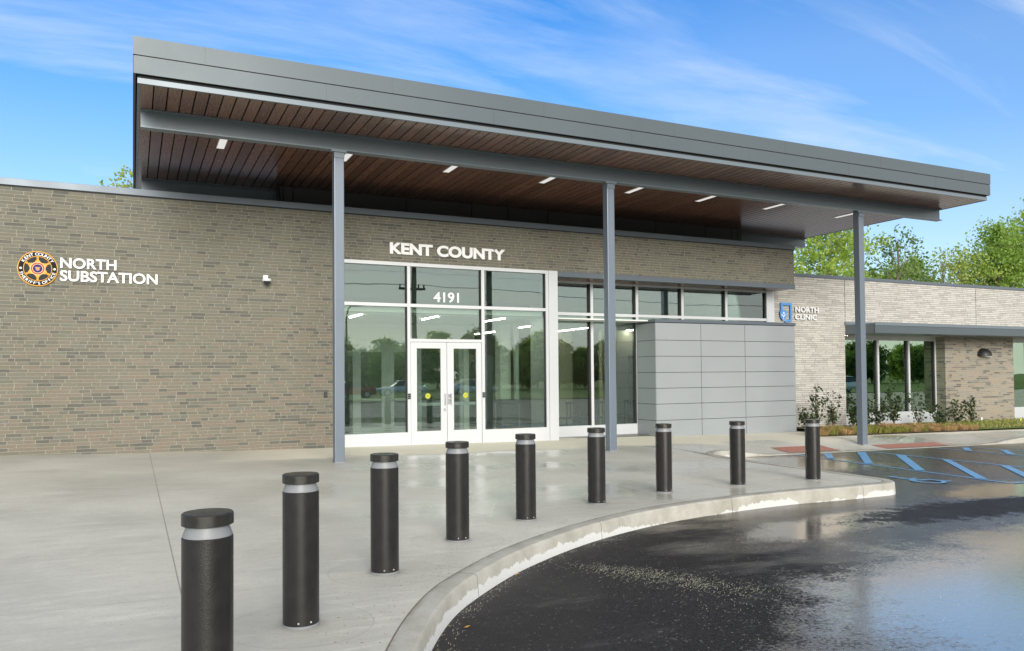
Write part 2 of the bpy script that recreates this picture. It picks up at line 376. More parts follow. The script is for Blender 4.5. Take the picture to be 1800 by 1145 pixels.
pm = t.math('MULTIPLY', t.smooth(pud, -.1, .42), t.math('SUBTRACT', 1., gravel))
film = t.smooth(t.math('ADD', t.noise(t.coord('Object', (.6, 1.6, 1), (0, 0, .2)), 1.1, 5, .6), t.math('MULTIPLY', t.smooth(x, 3.6, 7.5), .42)), .58, .80)
damp = t.smooth(t.math('ADD', nb, t.math('MULTIPLY', nf, .3)), .5, .85)
dry = t.smooth(t.math('SUBTRACT', 2.8, t.math('ADD', t.math('MULTIPLY', x, .55), t.math('MULTIPLY', t.math('SUBTRACT', 6.5, y), .3))), -.3, 1.2)
film = t.math('MULTIPLY', film, t.math('SUBTRACT', 1., gravel))
g = t.node('ShaderNodeTexVoronoi', {'Vector': p, 'Scale': 75.}).outputs['Distance']
gc = t.node('ShaderNodeTexVoronoi', {'Vector': p, 'Scale': 75.}).outputs['Color']
gs = t.sepxyz(gc)[0]
c = t.mix(gs, (.008, .0075, .008), (.026, .024, .025))
c = t.mix(t.math('MULTIPLY', t.math('GREATER_THAN', gs, .985), .35), c, (.35, .33, .30))
c = t.mix(t.math('MULTIPLY', dry, .5), c, (.035, .033, .035))
c = t.mix(t.math('MULTIPLY', pm, .75), c, (.20, .19, .17))  # pale grey in the puddle colour stands in for reflected grey sky
rg = t.math('ADD', .42, t.math('MULTIPLY', nf, .25))
rg = t.math('SUBTRACT', rg, t.math('MULTIPLY', damp, .12))
rg = t.math('MULTIPLY', rg, t.math('SUBTRACT', 1., t.math('MULTIPLY', pm, .9)))
inv = t.math('SUBTRACT', 1., t.math('MULTIPLY', pm, .93)); inv = t.math('MULTIPLY', inv, t.math('SUBTRACT', 1., t.math('MULTIPLY', film, .55)))
rip = t.noise(t.coord('Object', (1, 3.2, 1), (0, 0, .3)), 14, 4)
hh = t.math('ADD', t.math('MULTIPLY', t.math('MULTIPLY', t.math('SUBTRACT', 1., g), inv), 1.), t.math('MULTIPLY', rip, .15))
rg = t.math('MULTIPLY', rg, t.math('SUBTRACT', 1., t.math('MULTIPLY', film, .5)))
wetness = t.math('MAXIMUM', pm, t.math('MULTIPLY', film, .17))
t.pbsdf(c, rg, 0, t.bump(hh, .5, .006), Specular_IOR_Level=t.math('ADD', .12, t.math('MULTIPLY', t.math('MAXIMUM', pm, film), .42), clamp=True),
        IOR=t.math('ADD', 1.5, t.math('MULTIPLY', wetness, 2.6)), Specular_Tint=(1.0, .84, .68, 1), Coat_Weight=t.math('MULTIPLY', pm, .95), Coat_IOR=1.85, Coat_Roughness=.065, Coat_Normal=t.bump(t.math('ADD', t.math('MULTIPLY', t.noise(t.coord('Object', (1, 2.6, 1), (0, 0, .3)), 7, 5, .6), 1.), t.math('MULTIPLY', t.math('SUBTRACT', 1., g), .22)), .13, .012))  # warm specular tint takes the blue out of the sky reflection
M['asphalt'] = t.m

t = NT('worn_blue_road_paint'); p = t.coord()
nn = t.noise(p, 9, 5, .7); c = t.mix(t.smooth(nn, .54, .72), (.12, .34, .62), (.05, .08, .11))
t.pbsdf(c, t.math('ADD', .25, t.math('MULTIPLY', nn, .3)), 0, t.bump(t.noise(p, 70, 2), .2, .004)); M['bluepaint'] = t.m
M['tactile'] = plain('brick_red_tactile', (.33, .15, .115), .6, 0, .15, 6)
t = NT('lawn_ground'); p = t.coord(); nn = t.noise(p, .3, 6, .7); n2 = t.noise(p, 9, 4)
c = t.mix(nn, (.06, .12, .015), (.15, .22, .035)); c = t.mix(t.math('MULTIPLY', n2, .5), c, (.04, .07, .012))
t.pbsdf(c, .9, 0, t.bump(n2, .6, .05)); M['lawn'] = t.m

# ------------------------------------------------------------------ mesh helpers
class MB:
    def __init__(s): s.v = []; s.f = []; s.uv = []
    def box(s, x0, x1, y0, y1, z0, z1):
        b = len(s.v)
        s.v += [(x0, y0, z0), (x1, y0, z0), (x1, y1, z0), (x0, y1, z0), (x0, y0, z1), (x1, y0, z1), (x1, y1, z1), (x0, y1, z1)]
        s.f += [tuple(b+i for i in q) for q in ((0, 3, 2, 1), (4, 5, 6, 7), (0, 1, 5, 4), (1, 2, 6, 5), (2, 3, 7, 6), (3, 0, 4, 7))]
        return s
    def poly(s, pts):
        b = len(s.v); s.v += [tuple(p) for p in pts]; s.f.append(tuple(range(b, b+len(pts)))); return s
    def lathe(s, prof, cx=0, cy=0, cz=0, n=32, axis='z'):
        b = len(s.v)
        for r, h in prof:
            for i in range(n):
                a = 2*math.pi*i/n
                if axis == 'z': s.v.append((cx+r*math.cos(a), cy+r*math.sin(a), cz+h))
                elif axis == 'y': s.v.append((cx+r*math.cos(a), cy+h, cz+r*math.sin(a)))
                else: s.v.append((cx+h, cy+r*math.cos(a), cz+r*math.sin(a)))
        for k in range(len(prof)-1):
            for i in range(n):
                j = (i+1) % n
                s.f.append((b+k*n+i, b+k*n+j, b+(k+1)*n+j, b+(k+1)*n+i))
        s.f.append(tuple(b+i for i in reversed(range(n)))); s.f.append(tuple(b+(len(prof)-1)*n+i for i in range(n)))
        return s
    def tube(s, pts, rad, n=6):
        pts = [Vector(p) for p in pts]; b = len(s.v)
        if not isinstance(rad, (list, tuple)): rad = [rad]*len(pts)
        for i, p in enumerate(pts):
            d = (pts[min(i+1, len(pts)-1)]-pts[max(i-1, 0)]).normalized()
            a = d.orthogonal().normalized() if i == 0 else (a - d*a.dot(d)).normalized()
            c = d.cross(a)
            for k in range(n):
                an = 2*math.pi*k/n; q = p + (a*math.cos(an)+c*math.sin(an))*rad[i]; s.v.append(tuple(q))
        for i in range(len(pts)-1):
            for k in range(n):
                j = (k+1) % n
                s.f.append((b+i*n+k, b+i*n+j, b+(i+1)*n+j, b+(i+1)*n+k))
        s.f.append(tuple(b+k for k in reversed(range(n)))); s.f.append(tuple(b+(len(pts)-1)*n+k for k in range(n)))
        return s
    def prism(s, pts, y0, y1):
        """outline in x,z extruded along y"""
        b = len(s.v); n = len(pts)
        s.v += [(x, y0, z) for x, z in pts] + [(x, y1, z) for x, z in pts]
        s.f.append(tuple(b+i for i in range(n))); s.f.append(tuple(b+n+i for i in reversed(range(n))))
        for i in range(n):
            j = (i+1) % n; s.f.append((b+i, b+n+i, b+n+j, b+j))
        return s
    def build(s, name, mat, parent=None, bevel=0, smooth=False):
        me = bpy.data.meshes.new(name); me.from_pydata(s.v, [], s.f); me.validate()
        bm = bmesh.new(); bm.from_mesh(me); bmesh.ops.recalc_face_normals(bm, faces=bm.faces)
        if bevel: bmesh.ops.bevel(bm, geom=list(bm.edges), offset=bevel, segments=2, affect='EDGES', profile=.6, clamp_overlap=True)
        bm.to_mesh(me); bm.free()
        me.materials.append(mat if not isinstance(mat, str) else M[mat])
        if smooth:
            for q in me.polygons: q.use_smooth = True
            try: me.set_sharp_from_angle(angle=math.radians(35))
            except Exception: pass
        o = bpy.data.objects.new(name, me); COL.objects.link(o)
        if parent is not None:
            o.parent = parent; off = parent_world(parent)
            me.transform(Matrix.Translation(-off))
        return o
def parent_world(o):
    v = Vector((0, 0, 0))
    while o is not None: v += o.location; o = o.parent
    return v
def each(name, mat, parent, boxes, bevel=0):
    return [MB().box(*q).build(name, mat, parent, bevel) for q in boxes]
def tag(o, label=None, cat=None, group=None, kind=None):
    if label: o['label'] = label
    if cat: o['category'] = cat
    if group: o['group'] = group
    if kind: o['kind'] = kind
    return o
def thing(name, loc, label, cat, group=None):
    o = bpy.data.objects.new(name, None); COL.objects.link(o); o.location = loc; o.empty_display_size = .2
    return tag(o, label, cat, group)
def copytree(o, loc, label=None, rz=None, sc=None):
    r = o.copy(); COL.objects.link(r); r.location = loc
    if label: r['label'] = label
    if rz is not None: r.rotation_euler = (0, 0, rz)
    if sc is not None: r.scale = (sc, sc, sc)
    for ch in list(o.children):
        c = ch.copy(); COL.objects.link(c); c.parent = r
        for g in list(ch.children):
            d = g.copy(); COL.objects.link(d); d.parent = c
    return r
def ss(a, b, v):
    t_ = max(0, min(1, (v-a)/(b-a))); return t_*t_*(3-2*t_)
def text_mesh(txt, size, depth, bold=.02, align='LEFT', spacing=1.0, widen=1.0):
    cu = bpy.data.curves.new('t', 'FONT'); cu.body = txt; cu.size = size; cu.extrude = depth/2; cu.offset = bold*size; cu.align_x = align
    cu.space_character = spacing; cu.resolution_u = 4
    o = bpy.data.objects.new('t', cu); COL.objects.link(o)
    dg = bpy.context.evaluated_depsgraph_get(); dg.update()
    me = bpy.data.meshes.new_from_object(o.evaluated_get(dg)); bpy.data.objects.remove(o)
    return me
def letters(name, txt, x0, x1, zbase, ztop, yface, mat, parent, depth=.014, bold=.024):
    """a line of letters stretched to run from x0 to x1 and zbase to ztop, standing just off the wall"""
    me = text_mesh(txt, 1.0, depth, bold)
    xs = [v.co.x for v in me.vertices]; 
    cap = text_mesh('H', 1.0, depth, bold); ys = [v.co.y for v in cap.vertices]; yl, yh = min(ys), max(ys)
    a = (x1-x0)/(max(xs)-min(xs)); b = (ztop-zbase)/(yh-yl); mnx = min(xs)
    off = parent_world(parent)
    for v in me.vertices:
        x_, y_, z_ = v.co
        v.co = Vector((x0+(x_-mnx)*a, yface-depth/2-z_, zbase+(y_-yl)*b)) - off
    me.materials.clear(); me.materials.append(M[mat])
    o = bpy.data.objects.new(name, me); COL.objects.link(o); o.parent = parent
    return o

# ------------------------------------------------------------------ heights
def zplane(x, y): return .115-.013*max(-25, min(x, 45))
def zpave(x, y):
    z = zplane(x, y) + .012*max(0, min(2-x, 10))*ss(8, 17, y)
    r = ss(11.2, 13.2, x)*(1-ss(20.3, 22.5, x))*(1-ss(13.7, 15.2, y))*ss(9.5, 12.6, y)
    return z - .166*r
def zasph(x, y): return zplane(x, y)-.17

# kerb line (outer arris, plan)
ctrl = [(-1.6, -9), (-.9, -4.5), (-.2, -.8), (.35, 1.3), (.85, 2.85), (1.4, 4.15), (1.95, 5.1), (2.5, 5.72), (3.2, 6.33), (4.2, 6.98), (5.3, 7.48), (6.4, 7.78), (7.85, 8.0), (9.1, 8.02), (9.9, 8.05)]
def catmull(P, n):
    out = []
    P = [P[0]]+P+[P[-1]]
    for i in range(1, len(P)-2):
        p0, p1, p2, p3 = [Vector(q) for q in P[i-1:i+3]]
        for k in range(n):
            t_ = k/n
            out.append(.5*((2*p1)+(-p0+p2)*t_+(2*p0-5*p1+4*p2-p3)*t_*t_+(-p0+3*p1-3*p2+p3)*t_**3))
    out.append(Vector(P[-2])); return out
kc = catmull(ctrl, 8)
for k in range(1, 9):                    # rounded nose
    a = -math.pi/2 + (math.pi/2)*k/8; kc.append(Vector((9.9+.54*math.cos(a), 8.59+.54*math.sin(a))))
kc += [Vector((10.46, y_)) for y_ in (9.3, 10., 10.7, 11.4, 11.9)]
for k in range(1, 9):                    # inner corner, turning to run along the ramps
    a = math.pi - (math.pi/2)*k/8; kc.append(Vector((12.06+1.6*math.cos(a), 11.9+1.6*math.sin(a))))
kc += [Vector((x_, 13.48)) for x_ in np.arange(12.8, 60, .8)]
nrm = []
for i in range(len(kc)):
    d = (kc[min(i+1, len(kc)-1)]-kc[max(i-1, 0)]).normalized(); nrm.append(Vector((-d.y, d.x)))   # towards the pavement
KW = .17
inner = [kc[i]+nrm[i]*KW for i in range(len(kc))]

# pavement sheet
def q_of(i):
    if i < 17: return Vector((-45, -20+37.8*i/16)) if i < 16 else Vector((-45, 17.8))
    f = (i-17)/(len(inner)-1-17); return None
qs = []
n = len(inner)
i_nose = next(i for i, v in enumerate(inner) if v.x > 9.7)
for i in range(n):
    if i < 17: qs.append(Vector((-45, -20+38*i/16)))
    elif i <= i_nose: f = (i-16)/(i_nose-16); qs.append(Vector((-45+(55.0)*f**.6, 18)))
    else:
        if inner[i].x < 12.7: f = (i-i_nose)/max(1, sum(1 for v in inner[i_nose:] if v.x < 12.7)); qs.append(Vector((10.0+2.7*f, 18)))
        else: qs.append(Vector((inner[i].x, 18)))
vs = []; fs = []; R_ = 36
for i in range(n):
    for k in range(R_+1):
        f = (k/R_)**1.15; p_ = inner[i].lerp(qs[i], f); vs.append((p_.x, p_.y, zpave(p_.x, p_.y)))
for i in range(n-1):
    for k in range(R_):
        a = i*(R_+1)+k; fs.append((a, a+1, a+R_+2, a+R_+1))
mb = MB(); mb.v = vs; mb.f = fs
pv = mb.build('pavement', 'plaza'); tag(pv, kind='structure')
for q in pv.data.polygons: q.use_smooth = True
if pv.data.polygons[5].normal.z < 0: pv.data.flip_normals()

# kerb sweep with uv
prof = [(KW+.004, .002, 0.), (KW, .004, .004), (.022, .004, KW-.02), (.004, -.014, KW), (-.012, -.20, KW+.19), (-.02, -.32, KW+.3)]
me = bpy.data.meshes.new('kerb'); vs = []; uvv = []; al = 0
for i in range(n):
    if i: al += (kc[i]-kc[i-1]).length
    for (o_, dz, vv) in prof:
        p_ = kc[i]+nrm[i]*o_; q_ = kc[i]+nrm[i]*max(o_, 0); vs.append((p_.x, p_.y, zpave(q_.x, q_.y)+dz)); uvv.append((al, vv))
m_ = len(prof); fs = []
for i in range(n-1):
    for k in range(m_-1): a = i*m_+k; fs.append((a, a+m_, a+m_+1, a+1))
me.from_pydata(vs, [], fs); ul = me.uv_layers.new(name='UVMap')
for lp in me.loops: ul.data[lp.index].uv = uvv[lp.vertex_index]
me.materials.append(M['kerb']); kb = bpy.data.objects.new('kerb', me); COL.objects.link(kb); tag(kb, kind='structure')
for q in me.polygons: q.use_smooth = True
me.set_sharp_from_angle(angle=math.radians(40))

# asphalt (a sheet under everything near) and lawn to the horizon
def sheet(name, x0, x1, y0, y1, nx, ny, zf, mat):
    vs = []; fs = []
    for j in range(ny+1):
        for i in range(nx+1):
            x_ = x0+(x1-x0)*i/nx; y_ = y0+(y1-y0)*j/ny; vs.append((x_, y_, zf(x_, y_)))
    for j in range(ny):
        for i in range(nx): a = j*(nx+1)+i; fs.append((a, a+1, a+nx+2, a+nx+1))
    b = MB(); b.v = vs; b.f = fs; o = b.build(name, mat); tag(o, kind='structure')
    if o.data.polygons[0].normal.z < 0: o.data.flip_normals()
    return o
sheet('parking_asphalt', -45, 165, -27, 17.9, 105, 30, zasph, 'asphalt')
sheet('ground', -900, 900, -900, 900, 40, 40, lambda x, y: -1.0 if abs(x) > 50 or abs(y) > 40 else -.75, 'lawn')
sheet('lawn', -120, 260, -140, -27., 30, 30, lambda x, y: zasph(x, -20)+.05+.0*x, 'lawn')

# blue bay lines
def line_quad(b, pts, dz=.005):
    b.poly([(x_, y_, zasph(x_, y_)+dz) for x_, y_ in pts])
def road_line(label, quads):
    b = MB()
    for k, q in enumerate(quads): line_quad(b, q, .005+.003*(k > 0))
    o = b.build('bay_line', 'bluepaint'); tag(o, label, 'road marking'); return o
def strip(x0, y0, x1, y1, w):
    d = Vector((x1-x0, y1-y0)).normalized(); nn_ = Vector((-d.y, d.x))*w/2
    return [(x0-nn_.x, y0-nn_.y), (x1-nn_.x, y1-nn_.y), (x1+nn_.x, y1+nn_.y), (x0+nn_.x, y0+nn_.y)]
road_line('long blue line beside the wheelchair symbol, with the bay foot turning right', [strip(13.55, 13.4, 13.0, 8.2, .08), strip(13.02, 8.17, 13.9, 8.15, .08)])
road_line('blue line closing the right side of the striped aisle nearest the bollards', [strip(15.76, 13.3, 15.55, 5.5, .08)])
road_line('blue line left of the farther striped aisle', [strip(18.2, 13.3, 18.0, 5.5, .08)])
road_line('blue line right of the farther striped aisle', [strip(19.28, 13.3, 19.15, 5.5, .08)])
hl = ['blue stripe under the column foot nearest the kerb', 'blue stripe second from the kerb in the near striped aisle', 'wide blue stripe third from the kerb in the near striped aisle',
      'blue stripe cut by the right edge of the photo in the near striped aisle', 'short blue stripe at the kerb end of the far striped aisle', 'blue stripe second from the kerb in the far striped aisle', 'blue stripe half hidden behind the rightmost bollard']
for lb, q in zip(hl, [[(15.4, 13.31), (15.55, 13.2), (13.44, 11.22), (13.36, 11.36)], [(15.64, 12.47), (15.75, 12.3), (13.32, 9.98), (13.25, 10.14)], [(15.68, 11.36), (15.69, 11.16), (13.13, 8.66), (13.09, 8.84)],
                      [(15.6, 10.04), (15.6, 9.84), (13.2, 7.6), (13.1, 7.75)], [(18.93, 13.14), (19.03, 13.03), (18.18, 12.35), (18.12, 12.5)], [(19.16, 12.31), (19.15, 12.12), (18.16, 11.3), (18.14, 11.48)], [(14.35, 13.35), (14.55, 13.3), (13.6, 12.35), (13.52, 12.46)]]):
    b = MB(); line_quad(b, q, .009); tag(b.build('hatch_stripe', 'bluepaint'), lb, 'road marking', 'blue hatch stripes of the striped aisles')
b = MB()   # wheelchair symbol, built of strokes
sx, sy, sc_ = 12.0, 9.1, 1.0
def isa(p_): return (sx+(p_[0]-.5)*.72, sy+(p_[1]-.5)*.98)
k_ = 0
for seg, w_ in (([(.38, .86), (.40, .45)], .11), ([(.40, .47), (.72, .45)], .10), ([(.72, .47), (.86, .12)], .10), ([(.86, .14), (.98, .17)], .08), ([(.39, .66), (.66, .64)], .08)):
    (x0, y0), (x1, y1) = isa(seg[0]), isa(seg[1]); line_quad(b, strip(x0, y0, x1, y1, w_), .006+.001*k_); k_ += 1
cxx, cyy = isa((.37, .95)); line_quad(b, [(cxx+.07*math.cos(a*.5236), cyy+.08*math.sin(a*.5236)) for a in range(12)], .0115)
for a0 in range(11):
    a = math.radians(120+a0*24); a2 = math.radians(120+(a0+1)*24); c0 = isa((.42, .3)); r1_, r2_ = .30, .22
    line_quad(b, [(c0[0]+r1_*.85*math.cos(a), c0[1]+r1_*math.sin(a)), (c0[0]+r1_*.85*math.cos(a2), c0[1]+r1_*math.sin(a2)), (c0[0]+r2_*.85*math.cos(a2), c0[1]+r2_*math.sin(a2)), (c0[0]+r2_*.85*math.cos(a), c0[1]+r2_*math.sin(a))], .0125)
tag(b.build('wheelchair_symbol', 'bluepaint'), 'blue wheelchair symbol painted on wet asphalt by the island nose', 'road marking')

# tactile paving
def tactile(x0, x1, y0, y1, label):
    b = MB(); nx = int((x1-x0)/.06); ny = int((y1-y0)/.06)
    vs = []; 
    N = 8
    for i in range(N):
        xa, xb = x0+(x1-x0)*i/N, x0+(x1-x0)*(i+1)/N
        M2 = 3
        for j in range(M2):
            ya, yb = y0+(y1-y0)*j/M2, y0+(y1-y0)*(j+1)/M2
            b.poly([(px, py, zpave(px, py)+.008) for px, py in ((xa, ya), (xb, ya), (xb, yb), (xa, yb))])
    for i in range(nx):
        for j in range(ny):
            cx_, cy_ = x0+.03+i*.06, y0+.03+j*.06; z_ = zpave(cx_, cy_)+.008
            r_, q_ = .02, .012; bb = len(b.v)
            b.v += [(cx_+r_*math.cos(a*1.0472), cy_+r_*math.sin(a*1.0472), z_-.001) for a in range(6)]+[(cx_+q_*math.cos(a*1.0472), cy_+q_*math.sin(a*1.0472), z_+.006) for a in range(6)]
            b.f += [(bb+a, bb+(a+1) % 6, bb+6+(a+1) % 6, bb+6+a) for a in range(6)]+[tuple(bb+6+a for a in range(6))]
    tag(b.build('tactile_paving', 'tactile'), label, 'tactile paving', 'brick red tactile paving at the ramps')
tactile(13.75, 15.4, 13.78, 14.38, 'brick red tactile strip left of the rightmost column behind the last bollard')
tactile(16.95, 19.3, 13.70, 14.2, 'brick red tactile strip right of the rightmost column')

# ------------------------------------------------------------------ bollards
BH = .9144
r_ = .1085
b0 = thing('bollard', (0, 0, 0), 'x', 'bollard', 'dark bronze bollards along the kerb')
MB().lathe([(r_, .012), (r_, BH-.108), (r_-.003, BH-.104)], n=48).build('post', 'bollard', b0, smooth=True)
MB().lathe([(r_+.003, .0), (r_+.004, .012), (r_-.002, .016)], n=48).build('base_ring', 'collar', b0, smooth=True)
MB().lathe([(r_-.004, BH-.104), (r_-.004, BH-.096), (r_-.017, BH-.062), (r_-.017, BH-.055)], n=48).build('light_collar', 'collar', b0, smooth=True)
MB().lathe([(r_-.006, BH-.056), (r_+.0015, BH-.052), (r_+.0015, BH-.006), (r_-.004, BH), (.02, BH+.003)], n=48).build('cap', 'bollardcap', b0, smooth=True)
for a in (-1.9, -1.2): MB().lathe([(.006, 0), (.006, .006)], cx=(r_)*math.cos(a), cy=r_*math.sin(a)-.003, cz=.035, n=8, axis='y').build('bolt', 'chrome', b0)
bpos = [(.303, 3.762), (.93, 4.93), (1.77, 5.99), (2.74, 6.9), (3.81, 7.61), (5.10, 8.26), (6.45, 8.73), (7.85, 8.87), (9.33, 8.88)]
bl = ['largest bollard, nearest the viewer and cut by the bottom edge', 'tall dark bollard second nearest the viewer, left of the doors', 'dark bollard in front of the leftmost column and sidelight',
      'dark bollard in front of the double doors', 'dark bollard in front of the white pilaster beside the doors', 'dark bollard standing left of the middle column', 'dark bollard before the left end of the grey panel enclosure',
      'dark bollard before the right half of the grey panel enclosure', 'farthest bollard, before the shrubs and left of the rightmost column']
for i, (x_, y_) in enumerate(bpos):
    if i == 0: o = b0; o.location = (x_, y_, zpave(x_, y_)-.015); o['label'] = bl[0]
    else: o = copytree(b0, (x_, y_, zpave(x_, y_)), bl[i], rz=0)

# ------------------------------------------------------------------ main building
YF = 17.45; YR = 18.35; ZC = 5.29
B = thing('station_building', (7.7, YF, 0), 'olive brown brick building with white framed glass entrance and wide dark flat canopy', 'building')
w = MB()
w.box(-22, 4.10, YF, YF+.3, -.6, ZC)                       # left wall
w.box(4.10, 17.71, YF+.001, YF+.3, 4.25, ZC-.002)          # band over entrance
w.box(17.41, 17.709, YF+.301, YR-.002, 4.25, ZC-.004)
w.box(-22, -21.7, YF+.3, 42, -.6, ZC); w.box(-22, 17.7, 42, 42.3, -.6, ZC)
w.box(17.41, 17.7, YR+.4, 42, 3.3, ZC-.006)
w.build('brick_wall', 'brick', B)
c_ = MB(); c_.box(-22.03, 17.74, YF-.03, YF+.34, ZC, 5.42); c_.box(-22.04, -21.66, YF+.34, 42.3, ZC, 5.418); c_.box(17.38, 17.745, YF+.34, 42.3, ZC, 5.417)
c_.build('coping', 'coping', B, .004)
MB().box(-22.02, 17.73, YF-.012, YF, 5.262, ZC-.001).build('drip_edge', 'gap', B)
MB().box(-21.7, 17.4, YF+.3, 42, 5.1, 5.2).build('roof', 'roof', B)
MB().box(9.68, 17.73, YF-.02, YF+.09, 4.115, 4.249).build('lintel', 'coping', B, .003)
ov = MB(); xx = 9.68
while xx < 17.6: ov.box(xx, xx+.11, YF+.092, YR-.06, 4.128, 4.15); xx += .12
ov.build('overhang_soffit', 'plank', B)
MB().box(9.66, 17.405, YF+.31, YR+.3, 4.152, 4.19).build('soffit_backing', 'gap', B)

# entrance storefront
fr = MB()
def vbar(b, x0, x1, z0, z1, y0=YF-.02, y1=YF+.12): b.box(x0, x1, y0, y1, z0, z1)
vbar(fr, 4.10, 4.17, .0, 4.17); vbar(fr, 5.715, 5.785, -.05, 4.17); vbar(fr, 7.58, 7.655, -.05, 4.17); vbar(fr, 9.335, 9.41, -.05, 4.17)
fr.box(4.10, 9.41, YF-.023, YF+.123, 4.17, 4.25)
for xa, xb in ((4.17, 5.715), (5.785, 7.58), (7.655, 9.335)): fr.box(xa, xb, YF-.017, YF+.117, 3.225, 3.30)
fr.box(5.785, 7.58, YF-.017, YF+.117, 2.42, 2.49)
fr.box(4.17, 5.715, YF-.017, YF+.117, -.1, .335); fr.box(7.655, 9.335, YF-.017, YF+.117, -.15, .325)
SF = thing_sf = None
sf = fr.build('storefront_frame', 'alu', B, .003)
def pane(parent, x0, x1, z0, z1, y, mat='glass'): return MB().box(x0, x1, y, y+.012, z0, z1).build('glass_pane', mat, parent)
for (x0, x1) in ((4.17, 5.715), (5.785, 7.58), (7.655, 9.335)): pane(sf, x0, x1, 3.30, 4.17, YF+.05)
pane(sf, 4.17, 5.715, .335, 3.225, YF+.05); pane(sf, 7.655, 9.335, .325, 3.225, YF+.05); pane(sf, 5.785, 7.58, 2.49, 3.225, YF+.05)
gs_ = []      # black gasket lines on the right hand side of each light
for x1, zs in ((5.715, ((.335, 3.225), (3.30, 4.17))), (7.58, ((2.49, 3.225), (3.30, 4.17))), (9.335, ((.325, 3.225), (3.30, 4.17)))):
    for z0, z1 in zs: gs_.append((x1-.028, x1-.002, YF+.012, YF+.048, z0+.002, z1-.002))
each('gasket', 'gap', sf, gs_)
MB().box(9.412, 9.66, YF-.05, YR+.1, -.25, 4.249).build('pilaster', 'alu', B, .004)
# doors
for k, (x0, x1, gx0, gx1) in enumerate(((5.795, 6.678, 5.94, 6.53), (6.690, 7.572, 6.855, 7.44))):
    d = MB(); z0, z1, ya, yb = .012, 2.412, YF-.005, YF+.045
    d.box(x0, gx0, ya, yb, z0, z1); d.box(gx1, x1, ya, yb, z0, z1); d.box(gx0, gx1, ya+.001, yb-.001, z0, .345); d.box(gx0, gx1, ya+.001, yb-.001, 2.27, z1)
    dr = d.build('door', 'alu', B, .003)
    pane(dr, gx0, gx1, .345, 2.27, YF+.015)
    MB().box(gx0, gx1, YF+.06, YF+.10, .93, 1.0).build('push_bar', 'alu', dr)
    MB().lathe([(.062, 0), (.062, .003)], cx=gx0+(.30 if k else .27), cy=YF+.008, cz=1.16, n=28, axis='y').build('sticker', 'yellow', dr)
    st_ = MB()
    for dz_ in (-.015, .012): st_.box(gx0+(.265 if k else .235), gx0+(.335 if k else .305), YF+.006, YF+.0075, 1.155+dz_, 1.163+dz_)
    st_.build('sticker_text', 'black', dr)
    hx = 6.62 if k == 0 else 6.76
    h = MB(); h.tube([(hx, YF, .95), (hx, YF-.06, .95), (hx+(.0), YF-.07, .98), (hx, YF-.07, 1.17), (hx, YF-.06, 1.2), (hx, YF, 1.2)], .011, 8)
    if k == 0: h.box(hx-.022, hx+.012, YF-.055, YF-.01, .80, .86); h.tube([(hx-.01, YF-.03, .82), (hx-.01, YF-.03, .74)], .012, 6)
    else: h.box(6.70, 6.80, YF-.012, YF-.003, .945, 1.2); h.lathe([(.016, -.03), (.016, 0)], cx=6.745, cy=YF-.004, cz=1.09, n=12, axis='y')
    h.build('pull_handle', 'chrome', dr)
for hx in (5.745, 7.615):
    hb = MB()
    for q in range(3): hb.box(hx-.03, hx+.03, YF-.05, YF-.022, 1.10+q*.045, 1.135+q*.045)
    hb.build('door_contact', 'black', B)
# recessed glazing on the right
rf = MB()
MX = [(9.66, 9.72), (11.19, 11.27), (12.665, 12.745), (14.24, 14.32), (15.85, 15.93)]
for x0, x1 in MX: rf.box(x0, x1, YR-.02, YR+.12, -.2, 4.15)
edges = [9.72, 11.19, 11.27, 12.665, 12.745, 14.24, 14.32, 15.85, 15.93, 17.45]
for i in range(0, 10, 2):
    xa, xb = edges[i], edges[i+1]
    rf.box(xa, xb, YR-.016, YR+.116, 3.22, 3.30); rf.box(xa, xb, YR-.016, YR+.116, 4.09, 4.148)
    rf.box(xa, xb, YR-.016, YR+.116, -.2, .26)
rfo = rf.build('storefront_frame', 'alu', B, .003)
for i in range(0, 10, 2):
    xa, xb = edges[i], edges[i+1]
    pane(rfo, xa, xb, 3.30, 4.09, YR+.05); pane(rfo, xa, xb, .26, 3.22, YR+.05)
gk = []
for i in range(0, 10, 2):
    xb = edges[i+1]
    for z0, z1 in ((.262, 3.218), (3.302, 4.088)): gk.append((xb-.045, xb-.002, YR+.0, YR+.048, z0, z1))
each('gasket', 'gap', rfo, gk)
MB().box(17.452, 17.76, YR-.03, YR+.3, -.25, 4.149).build('corner_post', 'alu', B, .004)

# grey panel enclosure
E_ = MB().box(12.685, 17.69, YF+.012, YR-.022, -.4, 3.03).build('panel_enclosure', 'gap', B)
zg = [-.2, .378, .819, 1.246, 1.673, 2.110, 2.545, 3.018]; xg = [12.68, 14.205, 15.78, 17.70]
pn = MB()
for i in range(7):
    za, zb = zg[i]+(.007 if i else 0), zg[i+1]-.006
    for j in range(3):
        pn.box(xg[j]+(.0 if j == 0 else .007), xg[j+1]-(.007 if j < 2 else 0), YF-.003, YF+.011, za, zb)
    pn.box(12.671, 12.6845, YF+.012, YR-.024, za, zb); pn.box(17.691, 17.705, YF+.012, YR-.024, za, zb)
pn.build('metal_panel', 'box', E_, .0015)
MB().box(12.655, 17.725, YF-.02, YR-.021, 3.03, 3.115).build('coping', 'coping', E_, .003)

# clerestory behind the coping
cl = MB(); js = [3.07, 3.15, 3.36, 6.12, 7.88, 8.92, 10.11, 11.9, 13.66, 15.47, 16.47, 16.69, 16.86]
for a, b2 in zip(js, js[1:]): cl.box(a+.012, b2-.012, 18.72, 18.75, 5.2, 6.05)
cl.build('clerestory_panel', 'darkpanel', B); MB().box(3.05, 16.88, 18.752, 19.0, 5.19, 6.055).build('clerestory_backing', 'gap', B)

